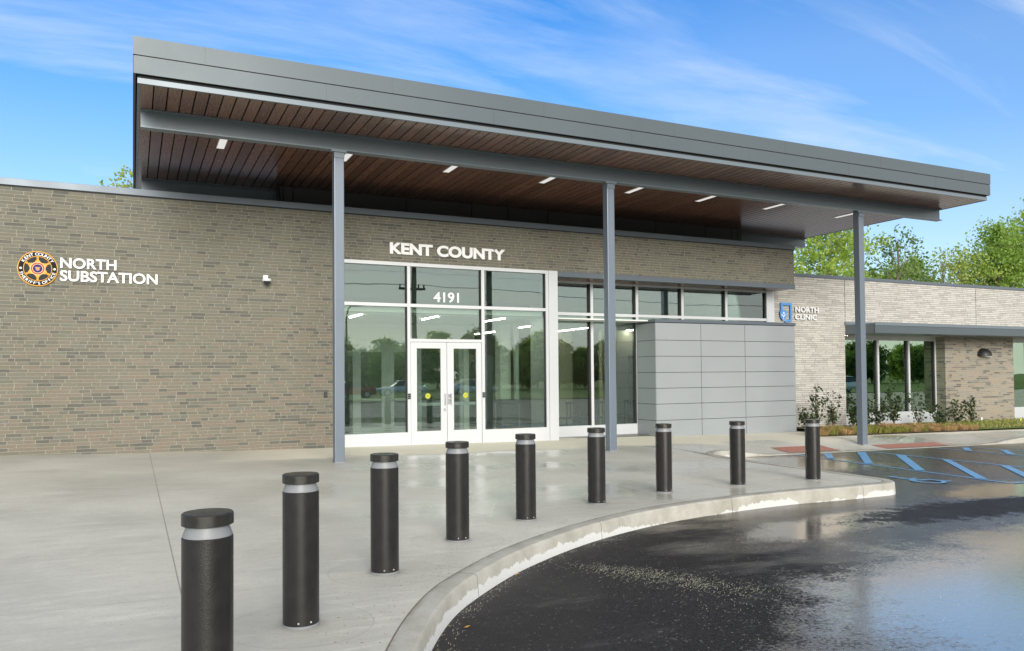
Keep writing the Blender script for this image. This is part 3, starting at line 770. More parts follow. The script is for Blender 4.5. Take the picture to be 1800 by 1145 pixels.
# ------------------------------------------------------------------ canopy
ZS = 6.057
CX0, CX1, CY0, CY1 = -.005, 20.02, 12.95, 21.0
can = MB().box(CX0+.06, CX1-.06, CY0+.08, CY1-.06, ZS+.05, 6.70).build('canopy', 'gap', B)
fa = MB()
def fascia_ring(b, off, z0, z1, th=.03):
    b.box(CX0+off, CX1-off, CY0+off, CY0+off+th, z0, z1); b.box(CX0+off, CX1-off, CY1-off-th, CY1-off, z0, z1)
    b.box(CX0+off, CX0+off+th, CY0+off+th, CY1-off-th, z0, z1); b.box(CX1-off-th, CX1-off, CY0+off+th, CY1-off-th, z0, z1)
fascia_ring(fa, 0, 6.462, 6.735); fascia_ring(fa, .006, 6.18, 6.445)
fa.build('fascia', 'fascia', can)
fb = MB(); fascia_ring(fb, .02, 6.42, 6.50, .02)
for sx_ in (1.0, 3.99, 6.93, 9.93, 12.94, 15.95, 18.9): fb.box(sx_, sx_+.004, CY0-.001, CY0+.005, 6.465, 6.73)
for sx_ in (2.87, 5.9, 8.9, 11.9, 14.9, 17.9): fb.box(sx_, sx_+.004, CY0+.005, CY0+.012, 6.185, 6.44)
fb.build('fascia_seam', 'darkpanel', can)
tr = MB(); fascia_ring(tr, .06, ZS-.005, 6.135, .04); tr.build('soffit_trim', 'steel', can, .002)
tq = MB(); fascia_ring(tq, .075, 6.13, 6.19, .02); tq.build('trim_gap', 'gap', can)
MB().box(CX0, CX1, CY0+.03, CY1, 6.70, 6.73).build('canopy_roof', 'roof', can)
pk = MB(); xx = CX0+.1
while xx < CX1-.12:
    pk.box(xx, min(xx+.178, CX1-.1), CY0+.1, CY1-.1, ZS, ZS+.018); xx += .2
pk.build('plank_soffit', 'plank', can)
# beams: I-section
bmx = MB()
def ibeam(b, x0, x1, y, z0, z1, w=.2):
    b.box(x0, x1, y-w/2, y+w/2, z0, z0+.022); b.box(x0, x1, y-w/2, y+w/2, z1-.022, z1); b.box(x0, x1, y-.012, y+.012, z0+.022, z1-.022)
ibeam(bmx, .11, 19.87, 14.3, 5.745, ZS-.003, .18)
bmx.build('beam', 'steel', can)
b3 = MB(); ibeam(b3, .17, 20.0, 19.22, 5.77, ZS-.004, .2); b3.build('beam', 'steel', can)
for x_ in (3.378, 9.206, 16.753):
    z_ = zpave(x_, 14.3)-.02
    cb = MB(); cb.box(x_-.09, x_+.09, 14.21, 14.39, z_, 5.743); o = cb.build('column', 'column', can, .012)
    cp = MB(); cp.box(x_-.15, x_+.13, 14.17, 14.205, 5.70, 5.742); cp.box(x_-.094, x_+.094, 14.195, 14.209, 5.60, 5.70); cp.build('column_bracket', 'steel', o)
    cp = MB(); cp.box(x_-.1, x_+.1, 14.2, 14.4, z_+.005, z_+.035); cp.build('column_foot', 'collar', o)
for (x_, y_) in ((1.44, 15.28), (3.80, 15.2), (6.05, 15.18), (8.41, 15.2), (10.79, 15.24), (12.98, 15.3), (15.27, 15.33), (18.0, 15.4)):
    b = MB(); b.box(x_, x_+.155, y_, y_+.82, ZS-.008, ZS+.002); o = b.build('ceiling_light', 'alu', can)
    MB().box(x_+.012, x_+.143, y_+.012, y_+.808, ZS-.010, ZS-.0085).build('lens', 'lampout', o)
# small camera under the canopy beside the first column
oc = thing('security_camera', (3.93, 16.6, ZS), 'tiny white camera under the plank ceiling beside the leftmost column', 'camera')
MB().lathe([(.05, -.07), (.06, -.03), (.06, 0)], cx=3.93, cy=16.6, cz=ZS, n=16).build('housing', 'white', oc); MB().lathe([(.02, -.1), (.04, -.075)], cx=3.93, cy=16.6, cz=ZS, n=12).build('lens_dome', 'black', oc)

# ------------------------------------------------------------------ signs
s1 = thing('wall_sign', (-.4, YF, 3.5), 'white raised letters reading NORTH SUBSTATION beside the round seal', 'sign')
letters('lettering', 'NORTH', -1.258, -.289, 3.762, 3.962, YF-.02, 'white', s1); letters('lettering', 'SUBSTATION', -1.262, .454, 3.512, 3.718, YF-.02, 'white', s1)
s2 = thing('wall_sign', (6.7, YF, 4.4), 'large white raised letters reading KENT COUNTY above the doors', 'sign')
letters('lettering', 'KENT COUNTY', 5.298, 8.21, 4.43, 4.695, YF-.02, 'whitelift', s2, .016, .045)
s3 = thing('address_number', (6.7, YF, 3.36), 'white number 4191 on the glass above the doors', 'sign')
letters('lettering', '4191', 6.375, 7.02, 3.365, 3.60, YF+.046, 'white', s3, .004, .02)
# seal
sc0 = Vector((-1.63, YF, 3.728)); R0 = .334
se = thing('seal_plaque', tuple(sc0), 'round black and gold sheriff seal with six pointed star', 'sign')
def disc(name, r, y0, y1, mat, parent=se, cx=0, cz=0, n=64): return MB().lathe([(r, -y1), (r, -y0)], cx=sc0.x+cx, cy=YF, cz=sc0.z+cz, n=n, axis='y').build(name, mat, parent)
disc('rim', R0, .0, .035, 'gold'); disc('outer_ring', R0*.955, .035, .037, 'sealblack'); disc('inner_rim', R0*.715, .037, .039, 'gold'); disc('field', R0*.68, .039, .041, 'sealgrey')
pts = []
for k in range(12):
    a = math.pi/2+k*math.pi/6; r0 = R0*(.60 if k % 2 == 0 else .36); pts.append((sc0.x+r0*math.cos(a), sc0.z+r0*math.sin(a)))
st = MB(); st.prism(pts, YF-.047, YF-.0412)
st.build('star', 'gold', se)
ba = MB()
for k in range(6):
    a = math.pi/2+k*math.pi/3; ba.lathe([(R0*.06, -.0485), (R0*.06, -.042)], cx=sc0.x+R0*.615*math.cos(a), cy=YF, cz=sc0.z+R0*.615*math.sin(a), n=16, axis='y')
ba.build('star_ball', 'gold', se)
disc('medallion_ring', R0*.385, .047, .049, 'goldpale'); disc('medallion_band', R0*.34, .049, .0495, 'sealred'); disc('medallion_ring', R0*.265, .0495, .0505, 'goldpale'); disc('medallion', R0*.235, .0505, .0515, 'sealblue')
em = MB(); em.lathe([(R0*.10, -.0525), (R0*.10, -.0515)], cx=sc0.x, cy=YF, cz=sc0.z-.008, n=12, axis='y')
em.box(sc0.x-.045, sc0.x+.045, YF-.0535, YF-.0526, sc0.z+.012, sc0.z+.028); em.box(sc0.x-.03, sc0.x+.03, YF-.0535, YF-.0526, sc0.z-.035, sc0.z-.022)
em.build('emblem', 'sealpink', se)
for s_ in (-1, 1): disc('stud', R0*.06, .037, .040, 'white', cx=s_*R0*.835, cz=.0)
def arc_text(txt, rad, size, a0, a1, top):
    nch = len(txt)
    ws = []
    for ch in txt:
        ws.append({'I': .45, "'": .35, ' ': .45, 'M': 1.2}.get(ch, 1.0))
    tot = sum(ws); acc = 0; vs = []; fs = []
    for ch, w_ in zip(txt, ws):
        f = (acc+w_/2)/tot; acc += w_
        if ch == ' ': continue
        ang = a0+(a1-a0)*f; me = text_mesh(ch, 1, .003, .015)
        xs = [v.co.x for v in me.vertices]; mid = (min(xs)+max(xs))/2; off = len(vs)
        ys0 = .0 if ch != "'" else 0
        for v in me.vertices:
            lx = (v.co.x-mid)*size*1.12; lz = (v.co.y-.36)*size
            if top: dx, dz = math.cos(ang), math.sin(ang); ex, ez = math.sin(ang), -math.cos(ang)
            else: dx, dz = -math.cos(ang), -math.sin(ang); ex, ez = -math.sin(ang), math.cos(ang)
            bx, bz = sc0.x+rad*math.cos(ang), sc0.z+rad*math.sin(ang)
            vs.append((bx+ex*lx+dx*lz-sc0.x, YF-.039-v.co.z-sc0.y, bz+ez*lx+dz*lz-sc0.z))
        fs += [tuple(off+i for i in p_.vertices) for p_ in me.polygons]
    me = bpy.data.meshes.new('lettering'); me.from_pydata(vs, [], fs); me.materials.append(M['white'])
    o = bpy.data.objects.new('lettering', me); COL.objects.link(o); o.parent = se
arc_text('KENT COUNTY', R0*.835, .079, math.radians(153), math.radians(27), True)
arc_text("SHERIFF'S OFFICE", R0*.835, .075, math.radians(192), math.radians(348), False)

# wall camera and small box
oc = thing('security_camera', (2.56, YF, 3.7), 'white dome camera on olive brick wall right of the substation letters', 'camera')
b = MB(); b.box(2.50, 2.60, YF-.09, YF-.0, 3.70, 3.80); b.box(2.515, 2.585, YF-.16, YF-.09, 3.715, 3.79); b.build('mount', 'white', oc, .008)
MB().lathe([(.085, -.02), (.095, 0), (.09, .03), (.04, .045)], cx=2.565, cy=YF-.15, cz=3.68, n=24).build('housing', 'white', oc, smooth=True)
MB().lathe([(.012, -.075), (.045, -.06), (.06, -.035), (.066, 0)], cx=2.565, cy=YF-.15, cz=3.66, n=20).build('lens_dome', 'carglass', oc, smooth=True)
ob = thing('wall_box', (3.83, YF, 1.17), 'small dark electrical box low on brick wall left of the leftmost column', 'wall box')
MB().box(3.795, 3.865, YF-.03, YF, 1.17, 1.285).build('cover', 'black', ob, .004); MB().box(3.81, 3.85, YF-.036, YF-.031, 1.2, 1.255).build('switch_plate', 'darkpanel', ob)

# ------------------------------------------------------------------ clinic wing
YC = 18.4; YW = 18.77
Cw = thing('clinic_wing', (24, YC, 0), 'low pale brick wing with grey coping and steel window canopy', 'building')
w = MB()
w.box(17.76, 20.84, YC, YC+.36, -.6, 4.655); w.box(20.84, 48, YC+.001, YC+.36, 2.861, 4.654)
w.box(47.7, 48, YC+.36, 40, -.6, 4.65); w.box(17.76, 48, 40, 40.3, -.6, 4.65)
w.build('brick_wall', 'clinicbrick', Cw)
each('control_joint', 'gap', Cw, ((20.858, 20.870, YC-.004, YC+.0, 3.3, 4.654), (27.44, 27.452, YC-.004, YC+.0, 3.3, 4.653)))
for xa, xb in ((25.72, 29.54), (33.6, 37.4), (41.5, 48)): MB().box(xa, xb, YC, YW+.12, -.6, 2.86).build('brick_pier', 'pierbrick', Cw)
MB().box(17.70, 48.03, YC-.03, YC+.4, 4.655, 4.755).build('coping', 'coping', Cw, .004)
MB().box(17.8, 47.7, YC+.36, 40, 4.4, 4.45).build('roof', 'roof', Cw)
ca = MB().box(20.86, 48, 17.26, YC-.002, 2.87, 3.17).build('window_canopy', 'steel', Cw, .003)
MB().box(20.84, 48, 17.23, 17.262, 3.10, 3.19).build('canopy_edge', 'steel', ca, .003); MB().box(20.84, 48, 17.24, 17.259, 2.86, 3.085).build('canopy_fascia', 'fascia', ca)
MB().box(20.82, 48, YC-.05, YC-.001, 3.19, 3.28).build('canopy_flashing', 'steel', ca)
def clinic_window(x0, x1, divs):
    f_ = MB(); f_.box(x0, x0+.06, YW-.02, YW+.1, .27, 2.72); f_.box(x1-.06, x1, YW-.02, YW+.1, .27, 2.72); f_.box(x0, x1, YW-.023, YW+.103, 2.72, 2.86); f_.box(x0, x1, YW-.023, YW+.103, -.3, .27)
    for d_ in divs: f_.box(d_, d_+.08, YW-.05, YW+.1, .272, 2.718)
    o = f_.build('window', 'alu', Cw, .002)
    es = [x0+.06]+sum([[d_, d_+.08] for d_ in divs], [])+[x1-.06]
    for i in range(0, len(es), 2): pane(o, es[i], es[i+1], .27, 2.72, YW+.04, 'glassclinic')
    g_ = []
    for i in range(1, len(es), 2): g_.append((es[i]-.06, es[i]-.002, YW-.0, YW+.038, .272, 2.718))
    each('gasket', 'gap', o, g_)
clinic_window(20.84, 25.719, (22.72, 24.25)); clinic_window(29.541, 33.599, (31.0, 32.3)); clinic_window(37.401, 41.499, (38.8, 40.2))
# clinic sign
s4 = thing('clinic_sign', (18.9, YC, 3.2), 'white letters reading NORTH CLINIC beside a blue outline logo', 'sign')
letters('lettering', 'NORTH', 18.644, 19.636, 3.53, 3.707, YC-.05, 'white', s4, .012, .03); letters('lettering', 'CLINIC', 18.63, 19.556, 3.30, 3.472, YC-.05, 'white', s4, .012, .03)
lg = MB(); yy0, yy1 = YC-.06, YC-.02
lg.box(18.05, 18.12, yy0, yy1, 3.54, 3.81); lg.box(18.121, 18.50, yy0, yy1, 3.735, 3.81); lg.box(18.43, 18.50, yy0, yy1, 3.235, 3.734); lg.prism([(18.20, 3.20), (18.43, 3.235), (18.43, 3.30), (18.24, 3.262)], yy0, yy1)
lg.build('logo_frame', 'blue', s4)
shp = [(18.0, 3.50), (18.03, 3.56), (18.135, 3.585), (18.24, 3.56), (18.275, 3.50), (18.25, 3.36), (18.135, 3.235), (18.02, 3.36)]
MB().prism(shp, YC-.07, YC-.061).build('logo_shield', 'blue', s4)
ml = MB(); ml.lathe([(.035, -.0735), (.035, -.0705)], cx=18.15, cy=YC, cz=3.49, n=16, axis='y'); ml.prism([(18.05, 3.44), (18.07, 3.46), (18.14, 3.40), (18.21, 3.46), (18.225, 3.43), (18.145, 3.36), (18.145, 3.29), (18.125, 3.29), (18.125, 3.36)], YC-.0735, YC-.0705)
ml.build('logo_mark', 'white', s4)
# wall lamp
wl_ = thing('wall_lamp', (27.77, YC, 2.3), 'black half dome wall lamp on the tan brick pier under the steel canopy', 'lamp')
hd = MB(); N1, N2 = 16, 8; bs = len(hd.v)
for i in range(N2+1):
    ph = (math.pi/2)*i/N2
    for j in range(N1+1):
        th = math.pi*j/N1; hd.v.append((27.77-.31*math.cos(th)*math.cos(ph), YC-.30*math.sin(th)*math.cos(ph), 2.20+.28*math.sin(ph)))
for i in range(N2):
    for j in range(N1): a = i*(N1+1)+j; hd.f.append((a, a+1, a+N1+2, a+N1+1))
hd.f.append(tuple(range(N1, -1, -1)))
hd.build('shade', 'black', wl_, smooth=True)
MB().box(27.63, 27.95, YC-.2, YC-.05, 2.17, 2.205).build('lamp_lens', 'white', wl_)

# ------------------------------------------------------------------ interior
I = MB()
I.box(4.1, 17.4, YF+.31, 27, 3.07, 3.10)
I.build('interior_ceiling', 'iwhite', B)
MB().box(4.1, 9.6, YF+.45, YF+.5, 3.41, 4.24).build('plenum_dark_sheet', 'idark', B); MB().box(9.7, 17.4, YR+.45, YR+.5, 3.41, 4.14).build('plenum_dark_sheet', 'idark', B)  # dark sheets stand in for the unlit space above the ceiling
MB().box(4.0, 17.4, YF+.3, 27, -.1, -.02).build('interior_floor', 'ifloor', B)
each('interior_wall', 'iwall', B, ((3.6, 4.0, YF+.3, 27, -.1, 3.6), (4.0, 17.4, 27, 27.2, -.1, 3.62), (17.40, 17.45, YR+.45, 27, -.1, 3.6)))
# vestibule: white bulkhead, inner doors
b = MB(); b.box(4.0, 8.9, 21.0, 21.15, 2.62, 3.065); b.box(4.17, 9.3, YF+.16, YF+.30, 3.105, 3.225); b.box(9.8, 17.4, YR+.16, YR+.30, 3.105, 3.225); b.box(8.55, 8.72, 21.0, 21.15, -.02, 2.62); b.box(9.3, 9.62, 20.1, 20.45, -.02, 3.065); b.build('bulkhead', 'iwhite', B)
b = MB()
for x_ in (4.0, 5.35, 6.28, 7.2, 8.45): b.box(x_, x_+.09, 21.02, 21.12, -.02, 2.55)
b.box(4.09, 8.45, 21.022, 21.118, 2.5, 2.618)
for x0, x1 in ((5.44, 6.28), (6.37, 7.2)):
    b.box(x0, x0+.13, 21.03, 21.08, 0, 2.5); b.box(x1-.13, x1, 21.03, 21.08, 0, 2.5); b.box(x0+.13, x1-.13, 21.03, 21.08, 0, .25); b.box(x0+.13, x1-.13, 21.03, 21.08, 2.3, 2.499); b.box(x0+.13, x1-.13, 20.98, 21.02, .95, 1.03)
for y_ in (18.24, 19.5): b.box(9.48, 9.58, y_, y_+.12, -.02, 3.06)
b.box(9.53, 9.59, YR+.13, 21.0, .0, .15)
inn = b.build('inner_storefront', 'alu', B)
pane(inn, 4.09, 8.45, .0, 2.5, 21.06, 'glassin')
b = []
for (x0, x1, y0, y1) in ((4.73, 4.77, 17.85, 18.9), (6.6, 6.64, 17.85, 19.0), (8.4, 8.44, 17.9, 19.1), (10.45, 10.49, 20.4, 21.5), (12.5, 12.54, 20.7, 22.8), (14.5, 14.6, 21.2, 21.55), (10.6, 10.7, 23, 25), (6, 6.1, 22, 24), (7.6, 7.7, 22, 24)): b.append((x0, x1, y0, y1, 3.05, 3.069))
each('linear_light', 'lampin', B, b)
each('wall_washer', 'warmglow', B, ((10.2, 10.32, 26.9, 26.99, 2.4, 2.5), (8.0, 8.1, 26.9, 26.99, 2.4, 2.5), (7.2, 7.8, 24.9, 25.0, 1.7, 1.76)))
MB().box(4.02, 9.5, 24.0, 24.1, -.02, 2.4).build('interior_partition', 'igreen', B); MB().box(9.3, 12.6, 25.5, 25.6, -.02, 2.35).build('interior_partition', 'igreen', B)
each('interior_partition', 'iwall', B, ((13.6, 17.38, 21.6, 21.8, -.02, 3.065), (12.4, 13.3, 23, 23.2, -.02, 3.065)))
b = MB(); b.box(14.6, 14.7, 21.53, 21.599, 0, 2.25); b.box(15.5, 15.6, 21.53, 21.599, 0, 2.25); b.box(14.7, 15.5, 21.53, 21.599, 2.15, 2.25); b.box(14.85, 15.35, 21.56, 21.598, .3, 1.9); b.build('interior_door', 'idark', B)
# clinic rooms
MB().box(20.6, 46, 23.5, 23.7, -.1, 4.3).build('interior_wall', 'igreen', Cw); MB().box(18, 47, 18.95, 23.5, 3.0, 3.05).build('interior_ceiling', 'iwhite', Cw); MB().box(18, 47, 18.9, 23.5, -.12, -.05).build('interior_floor', 'ifloor', Cw)
each('interior_partition', 'iwall', Cw, ((24.5, 24.7, 19.6, 23.49, -.05, 2.99), (20.85, 21.0, 18.91, 23.49, -.05, 2.99), (29.9, 30.5, 19.5, 23, -.05, 2.99)))
MB().box(21.6, 23.4, 20.5, 20.6, 2.97, 2.99).build('linear_light', 'lampin', Cw)

def chair(x, y, rz, label=None, proto=None):
    if proto: return copytree(proto, (x, y, -.02), label, rz)
    t_ = thing('waiting_chair', (0, 0, 0), label, 'chair', 'black chairs behind the lobby glass')
    MB().box(-.25, .25, -.24, .24, .42, .47).build('seat', 'black', t_, .01)
    bk = MB(); bk.box(-.25, .25, .22, .26, .84, .90)
    for q in range(5): bk.box(-.235+q*.11, -.205+q*.11, .23, .25, .5, .84)
    bk.build('backrest', 'black', t_)
    for sx_ in (-.23, .23):
        for sy_ in (-.22, .23): MB().tube([(sx_, sy_, 0), (sx_*.96, sy_*.96, .42)], .016, 6).build('leg', 'black', t_)
    t_.location = (x, y, -.02); t_.rotation_euler = (0, 0, rz); return t_
c0 = chair(13.3, 19.8, math.pi, 'dark slatted chair behind the lobby glass just right of the middle column')
chair(13.95, 19.8, math.pi, 'dark slatted chair behind the lobby glass beside the grey enclosure', c0)
chair(11.0, 19.2, math.pi, 'dark slatted chair behind the glass between pilaster and middle column, left one', c0)
chair(11.7, 19.2, math.pi, 'dark slatted chair behind the glass next to the middle column, left side', c0)
# litter bin in the vestibule
tb = thing('waste_bin', (9.05, 19.1, -.02), 'dark green waste bin behind the right sidelight of the doors', 'bin')
MB().box(8.78, 9.28, 18.9, 19.3, -.02, .88).build('bin_body', 'idark', tb, .03); MB().box(8.76, 9.30, 18.88, 19.32, .88, .98).build('bin_lid', 'idark', tb, .03)

# ------------------------------------------------------------------ planting
def zbed(x, y): return zpave(x, y)+.03+.05*ss(15.6, 16.3, y)
bd = MB(); xs_ = np.linspace(16.95, 48, 60)
for i in range(59):
    xa, xb = xs_[i], xs_[i+1]
    for y0, y1 in ((15.62, 16.2), (16.2, 17.4), (17.4, 18.39)):
        if xa < 17.8: y0 = max(y0, 15.62+(17.8-xa)*.1); 
        if xa < 17.75 and y1 > 16.2: continue
        bd.poly([(xa, y0, zbed(xa, y0)), (xb, y0, zbed(xb, y0)), (xb, y1, zbed(xb, y1)), (xa, y1, zbed(xa, y1))])
tag(bd.build('planting_bed', 'soil'), kind='structure')
lb = MB(); xs_ = np.linspace(23.3, 48, 30)
for i in range(29):
    xa, xb = xs_[i], xs_[i+1]; lb.poly([(xa, 15.6, zbed(xa, 15.6)+.02), (xb, 15.6, zbed(xb, 15.6)+.02), (xb, 18.3, zbed(xb, 18.3)+.03), (xa, 18.3, zbed(xa, 18.3)+.03)])
tag(lb.build('lawn', 'lawn'), kind='structure')
# lawn blades
def blades(b, x_, y_, z_, n_, h_, spread, lean, wd, rg):
    for _ in range(n_):
        a = rg.uniform(0, 6.283); r0 = spread*math.sqrt(rg.random())*.35; l_ = lean*rg.uniform(.3, 1.2); hh_ = h_*rg.uniform(.55, 1.15)
        bx, by = x_+r0*math.cos(a), y_+r0*math.sin(a); tx, ty = bx+l_*math.cos(a), by+l_*math.sin(a); mx_, my_ = bx+l_*.4*math.cos(a), by+l_*.4*math.sin(a)
        px, py = -math.sin(a)*wd, math.cos(a)*wd; q = len(b.v)
        b.v += [(bx-px, by-py, z_), (bx+px, by+py, z_), (mx_+px, my_+py, z_+hh_*.7), (mx_-px, my_-py, z_+hh_*.7), (tx, ty, z_+hh_*.85)]
        b.f += [(q, q+1, q+2, q+3), (q+3, q+2, q+4)]
rg = random.Random(3)
b = MB()
for _ in range(4200): blades(b, rg.uniform(23.2, 33), rg.uniform(15.6, 18.2), zbed(26, 17)+.02, 1, .08, .1, .05, .008, rg)
tag(b.build('lawn_grass', 'grassgreen'), 'short green lawn grass at the foot of the tan brick pier', 'grass', kind='stuff')
tuft_labels = []
protos = []
for k, mt in enumerate(('grassgreen', 'grasstan', 'grassgreen', 'grasstan')):
    b = MB(); blades(b, 0, 0, 0, 190, .20, .5, .20, .006, rg); me_o = b.build('grass_tuft', mt); protos.append(me_o)
k = 0; first = [True]*4; x_ = 17.0
row = []
while x_ < 23.6:
    for y_ in (15.85, 16.3):
        row.append((x_+rg.uniform(-.08, .08)+(.2 if y_ > 16 else 0), y_+rg.uniform(-.06, .06)))
    x_ += .42
for i, (x_, y_) in enumerate(row):
    tan = (rg.random() < (.48 if x_ < 20.5 else .7)); kk = (1 if tan else 0)+(2 if rg.random() < .5 else 0)
    if first[kk]: o = protos[kk]; first[kk] = False
    else: o = protos[kk].copy(); COL.objects.link(o)
    o.location = (x_, y_, zbed(x_, y_)-.01); s_ = rg.uniform(.8, 1.25); o.scale = (s_, s_, s_*rg.uniform(.8, 1.1)); o.rotation_euler = (0, 0, rg.uniform(0, 6))
    tag(o, ('tan' if tan else 'green')+' ornamental grass tuft in the low row along the clinic pavement', 'grass tuft', ('tan' if tan else 'green')+' grass tufts along the pavement')
for i, f_ in enumerate(first):
    if f_: bpy.data.objects.remove(protos[i])

def leaf_quads(centers, size, rgn, tilt=1.0, aspect=.6):
    n_ = len(centers); c = np.array(centers)
    d = rgn.normal(size=(n_, 3)); d /= np.linalg.norm(d, axis=1)[:, None]
    e = rgn.normal(size=(n_, 3)); e -= (e*d).sum(1)[:, None]*d; e /= np.linalg.norm(e, axis=1)[:, None]
    s_ = size*rgn.uniform(.6, 1.35, (n_, 1)); a = d*s_*.5; b_ = e*s_*.5*aspect
    v = np.stack([c-a, c+b_, c+a, c-b_], 1).reshape(-1, 3)
    return v
def leaf_mesh(name, v, mat, parent):
    me = bpy.data.meshes.new(name); n_ = len(v)//4
    me.vertices.add(len(v)); me.vertices.foreach_set('co', v.astype(np.float32).ravel())
    me.loops.add(len(v)); me.loops.foreach_set('vertex_index', np.arange(len(v), dtype=np.int32))
    me.polygons.add(n_); me.polygons.foreach_set('loop_start', np.arange(0, len(v), 4, dtype=np.int32)); me.polygons.foreach_set('loop_total', np.full(n_, 4, dtype=np.int32))
    me.update(); me.validate(); me.materials.append(M[mat])
    o = bpy.data.objects.new(name, me); COL.objects.link(o); o.parent = parent; return o

def shrub(x, y, h, w_, seed, label, nst=6, dense=1.0):
    dense *= 1.35; h *= 1.1; w_ *= 1.15
    rg_ = random.Random(seed); rn = np.random.default_rng(seed); z0 = zbed(x, y)-.01
    t_ = thing('shrub', (x, y, z0), label, 'shrub', 'young glossy shrubs along the clinic wall')
    b = MB(); cs = []
    for k in range(nst):
        a = rg_.uniform(0, 6.283); rr = w_*rg_.uniform(.1, 1.0); hh_ = h*rg_.uniform(.5, 1.0) if k else h
        if k == 0: rr *= .3
        pts = [Vector((0, 0, 0)), Vector((rr*.35*math.cos(a), rr*.35*math.sin(a), hh_*.35)), Vector((rr*.75*math.cos(a), rr*.75*math.sin(a), hh_*.7)), Vector((rr*math.cos(a+.3), rr*math.sin(a+.3), hh_))]
        b.tube([(p.x+x, p.y+y, p.z+z0) for p in pts], [.010, .008, .006, .003], 5)
        for q in range(int(26*dense)):
            f = rg_.uniform(.18, 1.0)*3; i = min(2, int(f)); p = pts[i].lerp(pts[i+1], f-i)
            sp = .085*(1.1-.15*f); cs.append((p.x+rg_.gauss(0, sp), p.y+rg_.gauss(0, sp), max(.05, p.z+rg_.gauss(0, .035))))
    b.build('stem', 'twig', t_); leaf_mesh('foliage', leaf_quads(cs, .10, rn, aspect=.62), 'leafshrub', t_)
for i, (x_, h_, w_, d_, lb_) in enumerate([(17.98, .62, .22, 1.1, 'low shrub leaning at the right end of the grey panel enclosure'), (18.42, 1.25, .25, .9, 'tall spindly shrub just above the farthest bollard'),
        (19.1, 1.08, .24, .9, 'upright shrub against the pale brick between bollard and rightmost column'), (19.95, .82, .3, 1.3, 'bushy shrub just left of the rightmost column'),
        (20.95, .95, .35, 1.3, 'shrub just right of the rightmost column'), (21.75, 1.25, .42, 1.6, 'tallest bushy shrub before the middle pane of the clinic window'), (22.9, 1.2, .3, .8, 'thin tall shrub before the right pane of the clinic window'),
        (23.95, .62, .3, 1.0, 'low shrub at the right corner of the clinic window'), (24.75, .8, .35, 1.0, 'shrub before the dark side of the brick pier'), (25.6, .85, .4, .9, 'rightmost shrub against the tan brick pier'), (20.45, .6, .3, 1.2, 'low shrub hidden partly behind the rightmost column')]):
    shrub(x_, 17.35, h_, w_, 40+i, lb_, 6, d_)
# marker flags
for x_, y_, mt, lb_ in ((27.1, 16.7, 'yellow', 'small yellow marker flag in the lawn by the brick pier'), (27.5, 16.3, 'white', 'small white marker flag in the lawn right of the yellow one'), (26.4, 17.6, 'white', 'small white marker flag close to the brick pier')):
    z_ = zbed(x_, y_); f_ = thing('marker_flag', (x_, y_, z_), lb_, 'marker flag', 'marker flags in the lawn')
    MB().tube([(x_, y_, z_), (x_, y_, z_+.2)], .004, 5).build('wire', 'chrome', f_); MB().prism([(x_+.004, z_+.10), (x_+.09, z_+.12), (x_+.085, z_+.19), (x_+.004, z_+.2)], y_-.002, y_+.002).build('flag', mt, f_)

# ------------------------------------------------------------------ trees
def tree(x, y, z0, h, cr, seed, leaf, bark, label, cat='tree', group=None, nclump=60, per=110, ls=.22, crown0=.3, sparse=.5, name='leafy_tree'):
    rg_ = random.Random(seed); rn = np.random.default_rng(seed)
    t_ = thing(name, (x, y, z0), label, cat, group)
    b = MB(); tr_ = .02*h
    tp = [Vector((x, y, z0-.3))]
    for k in range(1, 7): tp.append(Vector((x+rg_.uniform(-.02, .02)*h*k/4, y+rg_.uniform(-.02, .02)*h*k/4, z0+h*.93*k/6)))
    b.tube(tp, [tr_*(1-.85*k/6) for k in range(7)], 8)
    cs = []; 
    for k in range(nclump):
        f = crown0+(1-crown0)*(k+rg_.random())/nclump; f = min(f, 1.0)
        g = (f-crown0)/(1-crown0); prof_ = math.sin(math.pi*min(1, .12+.86*g))**.7
        a = k*2.399+rg_.uniform(-.5, .5); rr = cr*prof_*rg_.uniform(.35, 1.08)
        fi = f*.86*6*.93/.93; i = min(5, int(fi)); base = tp[i].lerp(tp[i+1], min(1, fi-i))
        tip = Vector((x+rr*math.cos(a), y+rr*math.sin(a), z0+h*f+rg_.uniform(-.02, .05)*h))
        mid = base.lerp(tip, .55)+Vector((0, 0, .03*h))
        b.tube([base, mid, tip], [tr_*(.32*(1.1-f)), tr_*.13*(1.2-f)+.01, .008], 5)
        sub = rg_.randint(3, 5)
        for q in range(sub):
            ff = rg_.uniform(.45, 1.08); c0_ = (base.lerp(mid, ff*2) if ff < .5 else mid.lerp(tip, (ff-.5)*2))+Vector((rg_.gauss(0, .12*cr), rg_.gauss(0, .12*cr), rg_.gauss(0, .09*cr)))
            m_ = int(per/sub*rg_.uniform(.5, 1.5)); sd_ = cr*.085*rg_.uniform(.6, 1.5)
            cs.append(rn.normal(size=(m_, 3))*[sd_, sd_, sd_*.75]+[c0_.x-x, c0_.y-y, c0_.z-z0])
    b.build('trunk', bark, t_)
    leaf_mesh('crown', leaf_quads(np.concatenate(cs), ls, rn, aspect=.75), leaf, t_)
    return t_
tree(49.6, 45, -.5, 14.6, 4.8, 11, 'leafbright', 'palebark', 'bright yellow green tree with pale trunk behind the clinic roof left of the rightmost column', nclump=90, per=140, ls=.25)
tree(44.6, 46, -.5, 12.8, 3.2, 12, 'leafbright', 'palebark', 'bright green tree seen just under the canopy corner', nclump=50, per=100, ls=.24)
tree(55.6, 44, -.5, 13.6, 3.6, 13, 'leafdeep', 'bark', 'dark green open crowned tree just right of the rightmost column', nclump=55, per=46, ls=.24)
